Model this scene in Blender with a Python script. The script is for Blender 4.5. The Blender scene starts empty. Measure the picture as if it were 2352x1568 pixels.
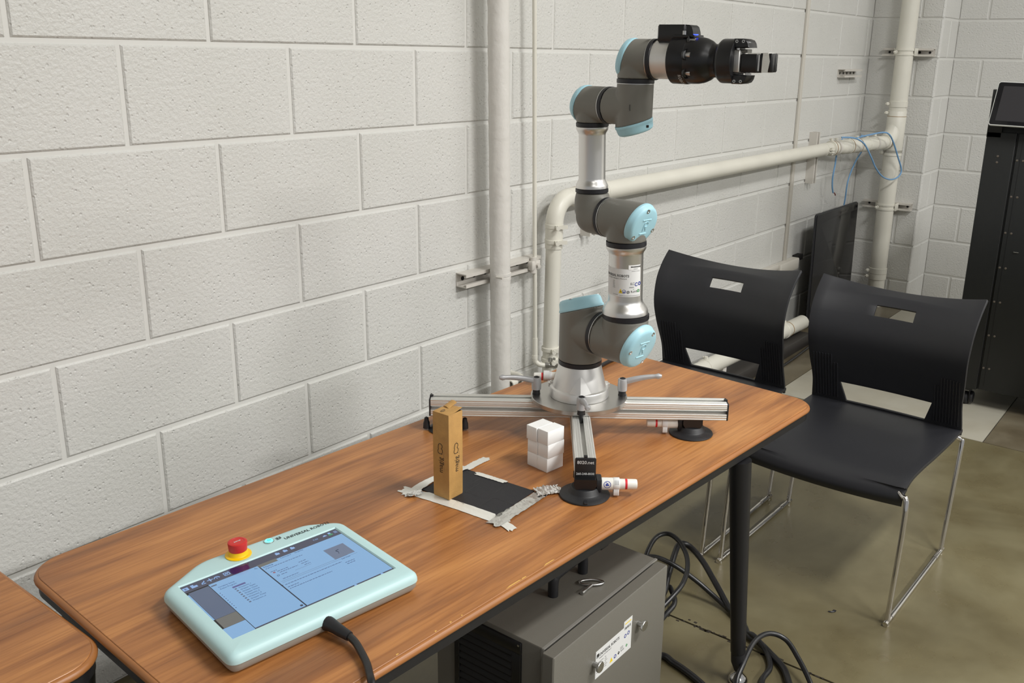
import bpy, bmesh, math, random
from mathutils import Vector, Matrix, Quaternion
random.seed(7)
PI = math.pi
SC = bpy.context.scene
COL = SC.collection

# ------------------------------------------------------------------ camera
cam_data = bpy.data.cameras.new('camera')
cam_data.sensor_width = 36.0
cam_data.lens = 32.65
cam_data.shift_x = -0.0253
cam_data.shift_y = -0.0161
cam_data.clip_start = 0.02
cam = bpy.data.objects.new('camera', cam_data)
COL.objects.link(cam)
cam.matrix_world = Matrix(((0.60653, 0.21385, -0.76576, -1.003),
                           (-0.79487, 0.18475, -0.57790, -1.790),
                           (0.01789, 0.95920, 0.28204, 1.360),
                           (0, 0, 0, 1)))
SC.camera = cam

# ------------------------------------------------------------------ world, lamps, exposure
world = bpy.data.worlds.new('world')
SC.world = world
world.use_nodes = True
world.node_tree.nodes['Background'].inputs[0].default_value = (0.96, 0.98, 1.0, 1)
world.node_tree.nodes['Background'].inputs[1].default_value = 0.36

def area(name, loc, sx, sy, power, target=None, color=(1.0, 0.99, 0.965)):
    l = bpy.data.lights.new(name, 'AREA')
    l.shape = 'RECTANGLE'; l.size = sx; l.size_y = sy; l.energy = power; l.color = color
    o = bpy.data.objects.new(name, l); COL.objects.link(o)
    o.location = loc
    if target is not None:
        d = Vector(target) - Vector(loc)
        o.rotation_euler = d.to_track_quat('-Z', 'Y').to_euler()
    return o
# ceiling lamps of the hall, two rows parallel to the block wall (all above and out of the frame)
area('ceiling_lamp', (-1.5, -3.0, 3.3), 1.2, 0.3, 16)
area('ceiling_lamp', (0.9, -2.7, 3.3), 1.2, 0.3, 92)
area('ceiling_lamp', (3.3, -2.4, 3.3), 1.2, 0.3, 24)
area('ceiling_lamp', (-1.6, -5.6, 3.3), 1.2, 0.3, 50)
area('ceiling_lamp', (1.0, -5.6, 3.3), 1.2, 0.3, 175)
area('ceiling_lamp', (3.6, -5.6, 3.3), 1.2, 0.3, 90)

SC.view_settings.view_transform = 'Standard'
SC.view_settings.look = 'None'
SC.view_settings.gamma = 1.0
SC.view_settings.use_curve_mapping = False
SC.view_settings.exposure = 0.0
SC.cycles.use_denoising = True
SC.cycles.max_bounces = 8
SC.cycles.sample_clamp_indirect = 6.0

# ------------------------------------------------------------------ helpers
def lin(r, g, b):
    f = lambda c: (c / 255 / 12.92) if c / 255 <= 0.04045 else ((c / 255 + 0.055) / 1.055) ** 2.4
    return (f(r), f(g), f(b), 1.0)

class MB:
    """collects polygons in world coordinates, later linked as one mesh object"""
    def __init__(s): s.v = []; s.f = []
    def add(s, verts, faces):
        n = len(s.v); s.v.extend(Vector(v) for v in verts)
        s.f.extend(tuple(i + n for i in f) for f in faces); return s
    def loft(s, rings, closed=True, caps=(True, True)):
        n = len(rings[0]); base = len(s.v)
        for r in rings: s.v.extend(Vector(p) for p in r)
        m = n if closed else n - 1
        for i in range(len(rings) - 1):
            for j in range(m):
                a = base + i * n + j; b = base + i * n + (j + 1) % n
                s.f.append((a, b, b + n, a + n))
        if caps[0]: s.f.append(tuple(base + j for j in reversed(range(n))))
        if caps[1]:
            k = base + (len(rings) - 1) * n; s.f.append(tuple(k + j for j in range(n)))
        return s
    def box(s, x0, x1, y0, y1, z0, z1, b=0.0, M=None):
        if x0 > x1: x0, x1 = x1, x0
        if y0 > y1: y0, y1 = y1, y0
        if z0 > z1: z0, z1 = z1, z0
        def ring(i, z):
            if b == 0: pts = [(x0, y0), (x1, y0), (x1, y1), (x0, y1)]
            else:
                k = b
                pts = [(x0 + k + i*0, y0 + i), (x1 - k, y0 + i), (x1 - i, y0 + k), (x1 - i, y1 - k), (x1 - k, y1 - i), (x0 + k, y1 - i), (x0 + i, y1 - k), (x0 + i, y0 + k)]
            return [Vector((p[0], p[1], z)) for p in pts]
        rr = [ring(0, z0), ring(0, z1)] if b == 0 else [ring(b * .7, z0), ring(0, z0 + b), ring(0, z1 - b), ring(b * .7, z1)]
        if M is not None: rr = [[M @ p for p in r] for r in rr]
        return s.loft(rr)
    def lathe(s, p0, axis, prof, n=40, caps=(True, True), u=None):
        p0 = Vector(p0); ax = Vector(axis).normalized()
        u = Vector(u) if u is not None else ax.orthogonal()
        u = (u - ax * u.dot(ax)).normalized(); w = ax.cross(u)
        rings = [[p0 + ax * h + (u * math.cos(2*PI*k/n) + w * math.sin(2*PI*k/n)) * max(r, 1e-5) for k in range(n)] for r, h in prof]
        return s.loft(rings, True, caps)
    def cyl(s, p0, p1, r, r1=None, n=24, bev=0.0):
        p0 = Vector(p0); p1 = Vector(p1); L = (p1 - p0).length; r1 = r if r1 is None else r1
        prof = [(r, 0), (r1, L)] if bev == 0 else [(r - bev, 0), (r, bev), (r1, L - bev), (r1 - bev, L)]
        return s.lathe(p0, p1 - p0, prof, n)
    def tube(s, pts, r, n=10, res=5, smooth=True, caps=(True, True)):
        pts = [Vector(p) for p in pts]
        if smooth and len(pts) > 2:
            q = []
            for i in range(len(pts) - 1):
                a = pts[max(i-1, 0)]; b = pts[i]; c = pts[i+1]; d = pts[min(i+2, len(pts)-1)]
                for k in range(res):
                    t = k / res
                    q.append(0.5 * ((2*b) + (c - a)*t + (2*a - 5*b + 4*c - d)*t*t + (3*b - a - 3*c + d)*t**3))
            q.append(pts[-1]); pts = q
        t0 = (pts[1] - pts[0]).normalized(); u = t0.orthogonal().normalized(); rings = []
        for i, p in enumerate(pts):
            t = ((pts[min(i+1, len(pts)-1)] - pts[max(i-1, 0)])).normalized()
            u = (u - t * u.dot(t)).normalized(); w = t.cross(u)
            rr = r[min(i, len(r)-1)] if isinstance(r, (list, tuple)) else r
            rings.append([p + (u * math.cos(2*PI*k/n) + w * math.sin(2*PI*k/n)) * rr for k in range(n)])
        return s.loft(rings, True, caps)
    def prism(s, pts, z0, z1, b=0.0, M=None):
        """extrude a 2D outline from z0 to z1, edges chamfered by b, frame M"""
        def inset(d):
            n = len(pts); o = []
            for i in range(n):
                p = Vector(pts[i]); a = (p - Vector(pts[i-1])); c = (Vector(pts[(i+1) % n]) - p)
                a = a.normalized() if a.length > 1e-9 else c.normalized(); c = c.normalized() if c.length > 1e-9 else a
                na = Vector((-a.y, a.x)); nc = Vector((-c.y, c.x)); m = na + nc
                m = m / max(m.length_squared, 1e-6) * 2
                o.append(p + m * d)
            return o
        lev = [(0, z0), (0, z1)] if b == 0 else [(b, z0), (0, z0 + b), (0, z1 - b), (b * .35, z1 - b * .3), (b, z1)]
        rr = [[Vector((p.x, p.y, z)) for p in inset(d)] for d, z in lev]
        if M is not None: rr = [[M @ p for p in r] for r in rr]
        return s.loft(rr)
    def grid(s, P, flip=False):
        n = len(P[0]); base = len(s.v)
        for row in P: s.v.extend(Vector(p) for p in row)
        for i in range(len(P)-1):
            for j in range(n-1):
                a = base + i*n + j
                q = (a, a+1, a+n+1, a+n)
                s.f.append(q[::-1] if flip else q)
        return s
    def mesh(s, name, M=None, sharp=38):
        me = bpy.data.meshes.new(name)
        me.from_pydata([tuple(v) for v in s.v], [], s.f)
        if M is not None: me.transform(M)
        me.validate()
        bm = bmesh.new(); bm.from_mesh(me); bmesh.ops.recalc_face_normals(bm, faces=bm.faces); bm.to_mesh(me); bm.free()
        me.shade_smooth(); me.set_sharp_from_angle(angle=math.radians(sharp))
        return me

ROOTM = {}
def tag(o, label=None, cat=None, group=None, kind=None):
    if label: o['label'] = label
    if cat: o['category'] = cat
    if group: o['group'] = group
    if kind: o['kind'] = kind
    return o
def thing(name, label, cat, loc=(0, 0, 0), rz=0.0, group=None):
    o = bpy.data.objects.new(name, None); COL.objects.link(o)
    o.empty_display_size = 0.05
    o.location = loc; o.rotation_euler = (0, 0, rz)
    ROOTM[o.name] = Matrix.Translation(loc) @ Matrix.Rotation(rz, 4, 'Z')
    return tag(o, label, cat, group)
def link(name, me, mat, parent=None, label=None):
    o = bpy.data.objects.new(name, me); COL.objects.link(o)
    if mat is not None and not me.materials: me.materials.append(mat)
    if parent is not None:
        o.parent = parent; ROOTM[o.name] = ROOTM[parent.name]
    else: ROOTM[o.name] = Matrix.Identity(4)
    if label: o['label'] = label
    return o
def obj(name, mb, mat, parent=None, label=None, sharp=38, local=False):
    """mb in world coordinates unless local; linked as one mesh object"""
    M = None
    if parent is not None and not local: M = ROOTM[parent.name].inverted()
    return link(name, mb.mesh(name, M, sharp), mat, parent, label)
def solo(name, mb, mat, label, cat, group=None, sharp=38):
    """a thing that is a single mesh; origin moved to the centre of its base"""
    xs = [v.x for v in mb.v]; ys = [v.y for v in mb.v]; zs = [v.z for v in mb.v]
    c = Vector(((min(xs)+max(xs))/2, (min(ys)+max(ys))/2, min(zs)))
    o = link(name, mb.mesh(name, Matrix.Translation(-c), sharp), mat)
    o.location = c; ROOTM[o.name] = Matrix.Translation(c)
    return tag(o, label, cat, group)
def struct(name, mb, mat, parent=None, sharp=38):
    o = obj(name, mb, mat, parent, sharp=sharp)
    if parent is None: o['kind'] = 'structure'
    return o
def frame(o, x, y):
    """matrix with columns x, y, x cross y at o"""
    x = Vector(x).normalized(); y = Vector(y); y = (y - x * y.dot(x)).normalized(); z = x.cross(y)
    return Matrix(((x.x, y.x, z.x, o[0]), (x.y, y.y, z.y, o[1]), (x.z, y.z, z.z, o[2]), (0, 0, 0, 1)))
def rrect(w, h, r, n=5, cx=0, cy=0):
    o = []
    for qx, qy, a0 in ((1, 1, 0), (-1, 1, 90), (-1, -1, 180), (1, -1, 270)):
        for k in range(n + 1):
            a = math.radians(a0 + 90 * k / n)
            o.append((cx + qx * (w/2 - r) + r * math.cos(a), cy + qy * (h/2 - r) + r * math.sin(a)))
    return o
def rpoly(pts, n=6):
    """polygon with corners rounded: list of (x, y, r)"""
    o = []; N = len(pts)
    for i in range(N):
        p = Vector(pts[i][:2]); r = pts[i][2]
        a = (Vector(pts[i-1][:2]) - p); c = (Vector(pts[(i+1) % N][:2]) - p)
        la, lc = a.length, c.length; a.normalize(); c.normalize()
        ang = a.angle(c); d = r / math.tan(ang / 2) if r > 0 else 0
        if d < 1e-6: o.append((p.x, p.y)); continue
        d = min(d, la * .49, lc * .49)
        A = p + a * d; B = p + c * d
        for k in range(n + 1):
            t = k / n; q = A * (1-t)**2 + p * 2*t*(1-t) + B * t*t
            o.append((q.x, q.y))
    return o
def text(mb, txt, size, M, align='LEFT', depth=0.0002, sx=1.0, bend=None, bold=0.0, shear=0.0):
    """lettering as flat geometry in the xy plane of M"""
    cu = bpy.data.curves.new('t', 'FONT'); cu.body = txt; cu.size = size; cu.align_x = align
    cu.extrude = depth; cu.resolution_u = 2; cu.offset = bold; cu.shear = shear
    o = bpy.data.objects.new('t', cu); COL.objects.link(o)
    dg = bpy.context.evaluated_depsgraph_get()
    me = bpy.data.meshes.new_from_object(o.evaluated_get(dg))
    vs = []
    for v in me.vertices:
        p = Vector((v.co.x * sx, v.co.y, v.co.z))
        if bend:
            a = p.x / bend; rr = bend + p.z
            p = Vector((rr * math.sin(a), p.y, rr * math.cos(a) - bend))
        vs.append(M @ p)
    mb.add(vs, [tuple(p.vertices) for p in me.polygons])
    bpy.data.objects.remove(o); bpy.data.curves.remove(cu); bpy.data.meshes.remove(me)
    return mb

# ------------------------------------------------------------------ materials
def mat(name, col, rough=0.5, metal=0.0, noise=None, bump=None, coat=0.0, emit=None, spec=0.5, aniso=0.0, sss=0.0):
    """noise=(scale, amount): colour mottling; bump=(scale, distance)"""
    m = bpy.data.materials.new(name); m.use_nodes = True
    nt = m.node_tree; b = nt.nodes['Principled BSDF']
    c = lin(*col) if max(col) > 1.01 else (*col, 1.0)
    b.inputs['Base Color'].default_value = c
    b.inputs['Roughness'].default_value = rough; b.inputs['Metallic'].default_value = metal
    b.inputs['Specular IOR Level'].default_value = spec
    if coat: b.inputs['Coat Weight'].default_value = coat; b.inputs['Coat Roughness'].default_value = 0.06
    if aniso: b.inputs['Anisotropic'].default_value = aniso
    if sss:
        b.inputs['Subsurface Weight'].default_value = sss; b.inputs['Subsurface Radius'].default_value = (0.01, 0.01, 0.01)
    if emit: b.inputs['Emission Color'].default_value = lin(*emit[0]); b.inputs['Emission Strength'].default_value = emit[1]
    geo = nt.nodes.new('ShaderNodeTexCoord')
    if noise:
        n = nt.nodes.new('ShaderNodeTexNoise'); n.inputs['Scale'].default_value = noise[0]; n.inputs['Detail'].default_value = 4
        nt.links.new(geo.outputs['Object'], n.inputs['Vector'])
        r = nt.nodes.new('ShaderNodeMapRange'); r.inputs['From Min'].default_value = 0.3; r.inputs['From Max'].default_value = 0.7
        r.inputs['To Min'].default_value = 1 - noise[1]; r.inputs['To Max'].default_value = 1 + noise[1]
        nt.links.new(n.outputs['Fac'], r.inputs['Value'])
        x = nt.nodes.new('ShaderNodeMix'); x.data_type = 'RGBA'; x.blend_type = 'MULTIPLY'; x.inputs['Factor'].default_value = 1
        x.inputs[6].default_value = c
        nt.links.new(r.outputs['Result'], x.inputs[7]); nt.links.new(x.outputs[2], b.inputs['Base Color'])
    if bump:
        n2 = nt.nodes.new('ShaderNodeTexNoise'); n2.inputs['Scale'].default_value = bump[0]; n2.inputs['Detail'].default_value = 3
        nt.links.new(geo.outputs['Object'], n2.inputs['Vector'])
        bp = nt.nodes.new('ShaderNodeBump'); bp.inputs['Distance'].default_value = bump[1]; bp.inputs['Strength'].default_value = 1
        nt.links.new(n2.outputs['Fac'], bp.inputs['Height']); nt.links.new(bp.outputs['Normal'], b.inputs['Normal'])
    return m

def ramp(nt, src, stops):
    r = nt.nodes.new('ShaderNodeValToRGB')
    while len(r.color_ramp.elements) < len(stops): r.color_ramp.elements.new(0.5)
    for e, (p, c) in zip(r.color_ramp.elements, stops): e.position = p; e.color = c
    nt.links.new(src, r.inputs['Fac']); return r

def block_paint():
    m = bpy.data.materials.new('painted_block'); m.use_nodes = True; nt = m.node_tree; L = nt.links
    b = nt.nodes['Principled BSDF']; b.inputs['Roughness'].default_value = 0.42
    g = nt.nodes.new('ShaderNodeNewGeometry')
    n = nt.nodes.new('ShaderNodeTexNoise'); n.inputs['Scale'].default_value = 3.0; n.inputs['Detail'].default_value = 5
    L.new(g.outputs['Position'], n.inputs['Vector'])
    r = ramp(nt, n.outputs['Fac'], [(0.3, (0.64, 0.637, 0.605, 1)), (0.7, (0.68, 0.675, 0.65, 1))])
    L.new(r.outputs['Color'], b.inputs['Base Color'])
    a = nt.nodes.new('ShaderNodeTexNoise'); a.inputs['Scale'].default_value = 120; a.inputs['Detail'].default_value = 3; a.inputs['Roughness'].default_value = 0.55
    L.new(g.outputs['Position'], a.inputs['Vector'])
    v = nt.nodes.new('ShaderNodeTexVoronoi'); v.inputs['Scale'].default_value = 70
    L.new(g.outputs['Position'], v.inputs['Vector'])
    pit = nt.nodes.new('ShaderNodeMapRange'); pit.inputs['From Min'].default_value = 0.06; pit.inputs['From Max'].default_value = 0.22
    L.new(v.outputs['Distance'], pit.inputs['Value'])
    s = nt.nodes.new('ShaderNodeMath'); s.operation = 'MULTIPLY_ADD'; s.inputs[1].default_value = 0.55
    L.new(pit.outputs['Result'], s.inputs[0]); L.new(a.outputs['Fac'], s.inputs[2])
    bp = nt.nodes.new('ShaderNodeBump'); bp.inputs['Strength'].default_value = 0.75; bp.inputs['Distance'].default_value = 0.0030
    L.new(s.outputs[0], bp.inputs['Height']); L.new(bp.outputs['Normal'], b.inputs['Normal'])
    return m

def concrete(name, dark, light, stain=0.35, rough=0.3, scale=1.6):
    m = bpy.data.materials.new(name); m.use_nodes = True; nt = m.node_tree; L = nt.links
    b = nt.nodes['Principled BSDF']
    g = nt.nodes.new('ShaderNodeNewGeometry')
    n = nt.nodes.new('ShaderNodeTexNoise'); n.inputs['Scale'].default_value = scale; n.inputs['Detail'].default_value = 8; n.inputs['Roughness'].default_value = 0.62; n.inputs['Distortion'].default_value = 0.6
    L.new(g.outputs['Position'], n.inputs['Vector'])
    r = ramp(nt, n.outputs['Fac'], [(0.30, dark), (0.68, light)])
    n2 = nt.nodes.new('ShaderNodeTexNoise'); n2.inputs['Scale'].default_value = 7.5; n2.inputs['Detail'].default_value = 6
    L.new(g.outputs['Position'], n2.inputs['Vector'])
    r2 = ramp(nt, n2.outputs['Fac'], [(0.38, (0.86, 0.83, 0.78, 1)), (0.62, (1, 1, 1, 1))])
    x = nt.nodes.new('ShaderNodeMix'); x.data_type = 'RGBA'; x.blend_type = 'MULTIPLY'; x.inputs['Factor'].default_value = stain * 2
    L.new(r.outputs['Color'], x.inputs[6]); L.new(r2.outputs['Color'], x.inputs[7]); L.new(x.outputs[2], b.inputs['Base Color'])
    rr = nt.nodes.new('ShaderNodeMapRange'); rr.inputs['To Min'].default_value = rough - 0.08; rr.inputs['To Max'].default_value = rough + 0.14
    L.new(n2.outputs['Fac'], rr.inputs['Value']); L.new(rr.outputs['Result'], b.inputs['Roughness'])
    return m

def wood(name):
    m = bpy.data.materials.new(name); m.use_nodes = True; nt = m.node_tree; L = nt.links
    b = nt.nodes['Principled BSDF']; b.inputs['Roughness'].default_value = 0.36
    tc = nt.nodes.new('ShaderNodeTexCoord')
    def nz(sx, sy, det, rough=.55, dist=0.0):
        mp = nt.nodes.new('ShaderNodeMapping'); mp.inputs['Scale'].default_value = (sx, sy, sy)
        L.new(tc.outputs['Object'], mp.inputs['Vector'])
        n = nt.nodes.new('ShaderNodeTexNoise'); n.inputs['Scale'].default_value = 1; n.inputs['Detail'].default_value = det
        n.inputs['Roughness'].default_value = rough; n.inputs['Distortion'].default_value = dist
        L.new(mp.outputs['Vector'], n.inputs['Vector']); return n
    big = nz(2.2, 14, 4, .5, .7)
    r = ramp(nt, big.outputs['Fac'], [(0.30, lin(130, 85, 52)), (0.46, lin(164, 108, 60)), (0.58, lin(184, 125, 70)), (0.74, lin(195, 137, 80))])
    fine = nz(6, 190, 4, .6)
    r2 = ramp(nt, fine.outputs['Fac'], [(0.36, (0.66, 0.58, 0.52, 1)), (0.56, (1, 1, 1, 1))])
    x = nt.nodes.new('ShaderNodeMix'); x.data_type = 'RGBA'; x.blend_type = 'MULTIPLY'; x.inputs['Factor'].default_value = 0.62
    L.new(r.outputs['Color'], x.inputs[6]); L.new(r2.outputs['Color'], x.inputs[7])
    st = nz(1.5, 34, 3, .5, .4)
    r3 = ramp(nt, st.outputs['Fac'], [(0.30, (0.70, 0.62, 0.56, 1)), (0.44, (1, 1, 1, 1))])
    y = nt.nodes.new('ShaderNodeMix'); y.data_type = 'RGBA'; y.blend_type = 'MULTIPLY'; y.inputs['Factor'].default_value = 0.6
    L.new(x.outputs[2], y.inputs[6]); L.new(r3.outputs['Color'], y.inputs[7]); L.new(y.outputs[2], b.inputs['Base Color'])
    return m

M = {}
M['block'] = block_paint()
M['mortar'] = mat('painted_mortar', (0.70, 0.695, 0.665), 0.45)
M['pipe'] = mat('cream_pipe_paint', (0.72, 0.70, 0.62), 0.38, noise=(6, .04))
M['pipe_rust'] = mat('rusty_band', (150, 118, 70), 0.6, noise=(60, .3))
M['wrap'] = mat('painted_pipe_wrap', (0.69, 0.67, 0.63), 0.45, bump=(55, .0016))
M['strut'] = mat('painted_strut', (0.63, 0.60, 0.55), 0.4)
M['dark'] = mat('dark_recess', (28, 26, 25), 0.8)
M['floor'] = concrete('sealed_olive_concrete', (0.090, 0.074, 0.038, 1), (0.195, 0.172, 0.100, 1), .4, .27)
M['floor_brown'] = concrete('brown_stained_concrete', (0.085, 0.068, 0.042, 1), (0.19, 0.165, 0.115, 1), .5, .3, 3)
M['floor_light'] = concrete('bare_grey_concrete', (0.33, 0.31, 0.255, 1), (0.42, 0.40, 0.33, 1), .25, .5)
M['saw'] = mat('saw_cut_dirt', (42, 35, 26), 0.9)
M['wood'] = wood('laminate_wood')
M['wood_edge'] = mat('wood_look_edge', lin(158, 103, 56)[:3], .4, noise=(9, .12))
M['black_metal'] = mat('black_powder_coat', (0.010, 0.010, 0.012), 0.38)
M['black_plastic'] = mat('black_chair_plastic', (0.016, 0.0165, 0.020), 0.46, bump=(900, .00012))
M['black_soft'] = mat('black_rubber', (0.013, 0.013, 0.015), 0.5)
M['cable'] = mat('black_cable_rubber', (0.012, 0.012, 0.013), 0.33)
M['chrome'] = mat('chrome', (0.70, 0.68, 0.66), 0.12, 1.0)
M['steel'] = mat('zinc_steel', (0.58, 0.58, 0.57), 0.3, 1.0)
M['alu'] = mat('extruded_aluminium', (0.80, 0.80, 0.77), 0.42, 0.75)
M['alu_plate'] = mat('brushed_plate', (0.50, 0.49, 0.47), 0.3, 1.0, noise=(14, .05))
M['alu_cast'] = mat('satin_cast_aluminium', (0.78, 0.77, 0.75), 0.42, 0.85)
M['alu_tube'] = mat('satin_tube_aluminium', (0.74, 0.73, 0.71), 0.33, 1.0)
M['lever'] = mat('silver_lever_paint', (0.46, 0.46, 0.47), 0.42, 0.35)
M['robot_grey'] = mat('robot_grey_paint', (0.190, 0.184, 0.162), 0.46, 0.15, noise=(3, .04))
M['robot_blue'] = mat('robot_blue_plastic', (0.41, 0.70, 0.81), 0.4)
M['ring_black'] = mat('black_seal_ring', (0.012, 0.012, 0.016), 0.42)
M['gripper'] = mat('black_anodised', (0.009, 0.009, 0.010), 0.32)
M['white_plastic'] = mat('white_plastic', (0.78, 0.77, 0.72), 0.35)
M['white_paper'] = mat('white_label', (0.74, 0.745, 0.74), 0.5)
M['foam'] = mat('white_foam', (0.86, 0.86, 0.85), 0.75, sss=.25)
M['red'] = mat('red_plastic', (0.56, 0.022, 0.018), 0.42)
M['red_band'] = mat('red_band', (0.66, 0.02, 0.03), 0.4)
M['yellow'] = mat('yellow_plastic', (0.90, 0.55, 0.0), 0.4)
M['pend'] = mat('pale_aqua_plastic', (0.47, 0.68, 0.69), 0.42)
M['pend_back'] = mat('grey_beige_plastic', (0.33, 0.31, 0.27), 0.5)
M['ink'] = mat('black_ink', (0.012, 0.012, 0.012), 0.5)
M['ink_grey'] = mat('grey_ink', (0.09, 0.09, 0.09), 0.5)
M['ink_white'] = mat('white_ink', (0.62, 0.62, 0.62), 0.5)
M['ink_blue'] = mat('blue_ink', (0.03, 0.05, 0.30), 0.5)
M['ink_yellow'] = mat('yellow_ink', (0.85, 0.62, 0.02), 0.5)
M['ink_green'] = mat('green_ink', (0.05, 0.30, 0.08), 0.5)
M['card'] = mat('kraft_card', (0.47, 0.265, 0.082), 0.62, noise=(45, .10), bump=(300, .0004))
M['box_grey'] = mat('grey_enclosure_paint', (0.140, 0.132, 0.112), 0.42, bump=(700, .0002))
M['vent'] = mat('black_vent_plastic', (0.007, 0.007, 0.008), 0.35)
M['mat_black'] = mat('black_foam_mat', (0.014, 0.014, 0.017), 0.6, bump=(500, .0004))
M['tape'] = mat('aluminium_foil_tape', (0.88, 0.88, 0.86), 0.22, 1.0, bump=(55, .0022))
M['tape_matt'] = mat('matt_foil_tape', (0.80, 0.80, 0.75), 0.42, 0.35, bump=(80, .001))
M['cabinet'] = mat('black_cabinet_paint', (0.0075, 0.0085, 0.0085), 0.45, bump=(500, .0002))
M['glass_black'] = mat('black_glass', (0.010, 0.010, 0.012), 0.10, spec=.32)
M['tablet_screen'] = mat('dark_tablet_screen', (0.035, 0.034, 0.038), 0.22)
M['white_rim'] = mat('white_tablet_rim', (0.70, 0.72, 0.70), 0.3)
M['blue_cable'] = mat('light_blue_cable', (0.18, 0.36, 0.60), 0.42)
M['caulk'] = mat('cream_caulk', (0.62, 0.59, 0.53), 0.5)
# ================================================================== SETTING
WX, BX, PY = 4.365, 4.665, -0.372          # pilaster face, back wall face, pilaster side
ZJ, CH, BL = 1.3636, 0.2032, 0.4064        # bed joint at camera height, course height, block length
ROWS = range(-6, 7)
JW, JD = 0.010, 0.0045                     # joint width and depth

BLOCKS = {}
def block(parent, length, z0, z1, Mx):
    """one painted block, front face at local y = 0, running along local x; alike blocks share mesh data"""
    key = (round(length, 4), round(z1 - z0, 4))
    if key not in BLOCKS:
        mb = MB(); h = z1 - z0; b = 0.0035
        def ring(i, y): return [(i, y, i), (length - i, y, i), (length - i, y, h - i), (i, y, h - i)]
        mb.loft([ring(0, JD + .002), ring(0, b * .9), ring(b, 0)], True, (False, True))
        BLOCKS[key] = mb.mesh('block', None, 20)
        BLOCKS[key].materials.append(M['block'])
    o = bpy.data.objects.new('block', BLOCKS[key]); COL.objects.link(o)
    o.matrix_world = Mx; o.parent = parent
    return o
def courses(parent, a0, a1, joints_even, joints_odd, place):
    for r in ROWS:
        zt = ZJ - CH * r; zb = zt - CH
        if zb < 0: zb = 0
        if zt - zb < 0.03: continue
        js = [a0] + [j for j in (joints_even if r % 2 == 0 else joints_odd) if a0 + .04 < j < a1 - .04] + [a1]
        for p, q in zip(js, js[1:]):
            dy = random.uniform(-.0004, .0004)
            lo = p + (JW/2 if p != a0 else 0); hi = q - (JW/2 if q != a1 else 0)
            block(parent, hi - lo, zb + JW/2, zt - JW/2, place(lo, zb + JW/2, dy))

TOP = ZJ + CH * 6
# left wall: mortar slab, then blocks
wl = struct('wall_left', MB().box(-3.2, BX + .2, JD, .2, 0, 3.4), M['mortar'])
EJ = 3.428
even = [i * .2032 for i in range(-16, 17, 2)]; odd = [i * .2032 for i in range(-15, 17, 2)]
pl = lambda lo, z, dy: Matrix.Translation((lo, dy, z))
courses(wl, -3.2, EJ - .010, even, odd, pl)
courses(wl, EJ + .010, WX, [3.692, 4.098], [3.895, 4.301], pl)
obj('caulk_joint', MB().box(EJ - .010, EJ + .010, -.0005, .006, 0, TOP, .0), M['caulk'], wl)
obj('joint_shadow', MB().box(EJ - .0105, EJ - .0075, -.0012, .004, .3, TOP), M['dark'], wl)
# pilaster: face and side
wp = struct('wall_pilaster', MB().box(WX + JD, BX + .2, PY + JD, .1, 0, 3.4), M['mortar'])
Rf = Matrix(((0, 1, 0, 0), (-1, 0, 0, 0), (0, 0, 1, 0), (0, 0, 0, 1)))      # local x -> -y, local y -> +x
courses(wp, 0.0, -PY - .012, [.255], [], lambda lo, z, dy: Matrix.Translation((WX + dy, -lo, z)) @ Rf)
courses(wp, WX + .012, BX, [], [WX + .15], lambda lo, z, dy: Matrix.Translation((lo, PY + dy, z)))
mb = MB()
for r in ROWS:                                       # rounded arrises of the bullnose corner blocks
    zt = ZJ - CH * r; zb = max(zt - CH, 0)
    if zt - zb < .03: continue
    pts = [(WX + .012 - .012 * math.cos(a), PY + .012 - .012 * math.sin(a)) for a in [k * PI / 2 / 6 for k in range(7)]] + [(WX + .02, PY + .02)]
    mb.loft([[(x, y, zb + JW/2) for x, y in pts], [(x, y, zt - JW/2) for x, y in pts]])
obj('bullnose_corner', mb, M['block'], wp)
# back wall
wb = struct('wall_back', MB().box(BX + JD, BX + .2, -6.0, .1, 0, 3.4), M['mortar'])
off = 0.52
ej = [off + k * BL for k in range(-1, 9)]; oj = [off + BL / 2 + k * BL for k in range(-1, 9)]
courses(wb, -PY, 3.2, ej, oj, lambda lo, z, dy: Matrix.Translation((BX + dy, -lo, z)) @ Rf)
# floor: sub slab and the sawn slabs lying on it
fl = struct('floor', MB().box(-4.5, BX + .2, -7, .2, -.15, -.004), M['saw'])
g = .0018
obj('slab', MB().box(-4.5, .841 - .0032, -7, .2, -.1, 0), M['floor'], fl)
obj('slab', MB().box(.841 + .0032, 2.545 - g, -7, .2, -.1, 0), M['floor'], fl)
obj('slab', MB().box(2.545 + g, BX + .2, -1.19 + g, -.375 - g, -.1, 0), M['floor_light'], fl, 'bare pale grey concrete slab')
obj('slab', MB().box(2.545 + g, BX + .2, -.375 + g, .2, -.1, 0), M['floor_brown'], fl)
obj('slab', MB().box(2.545 + g, BX + .2, -7, -1.19 - g, -.1, 0), M['floor_brown'], fl)
# dirt and plaster crumbs along the sawn joint
mb = MB()
for k in range(70):
    y = -.72 - .75 * random.random()
    x = .841 + random.gauss(0, .0045)
    mb.box(x - .002, x + .0015 + .002 * random.random(), y, y + .004 + .012 * random.random(), 0, .0008)
o = obj('joint_dirt', mb, M['saw'], fl); o['kind'] = 'stuff'
# ceiling, far above the frame
cl = struct('ceiling', MB().box(-4.5, BX + .2, -7, .2, 3.4, 3.5), mat('white_ceiling', (.62, .61, .58), .8))

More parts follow.
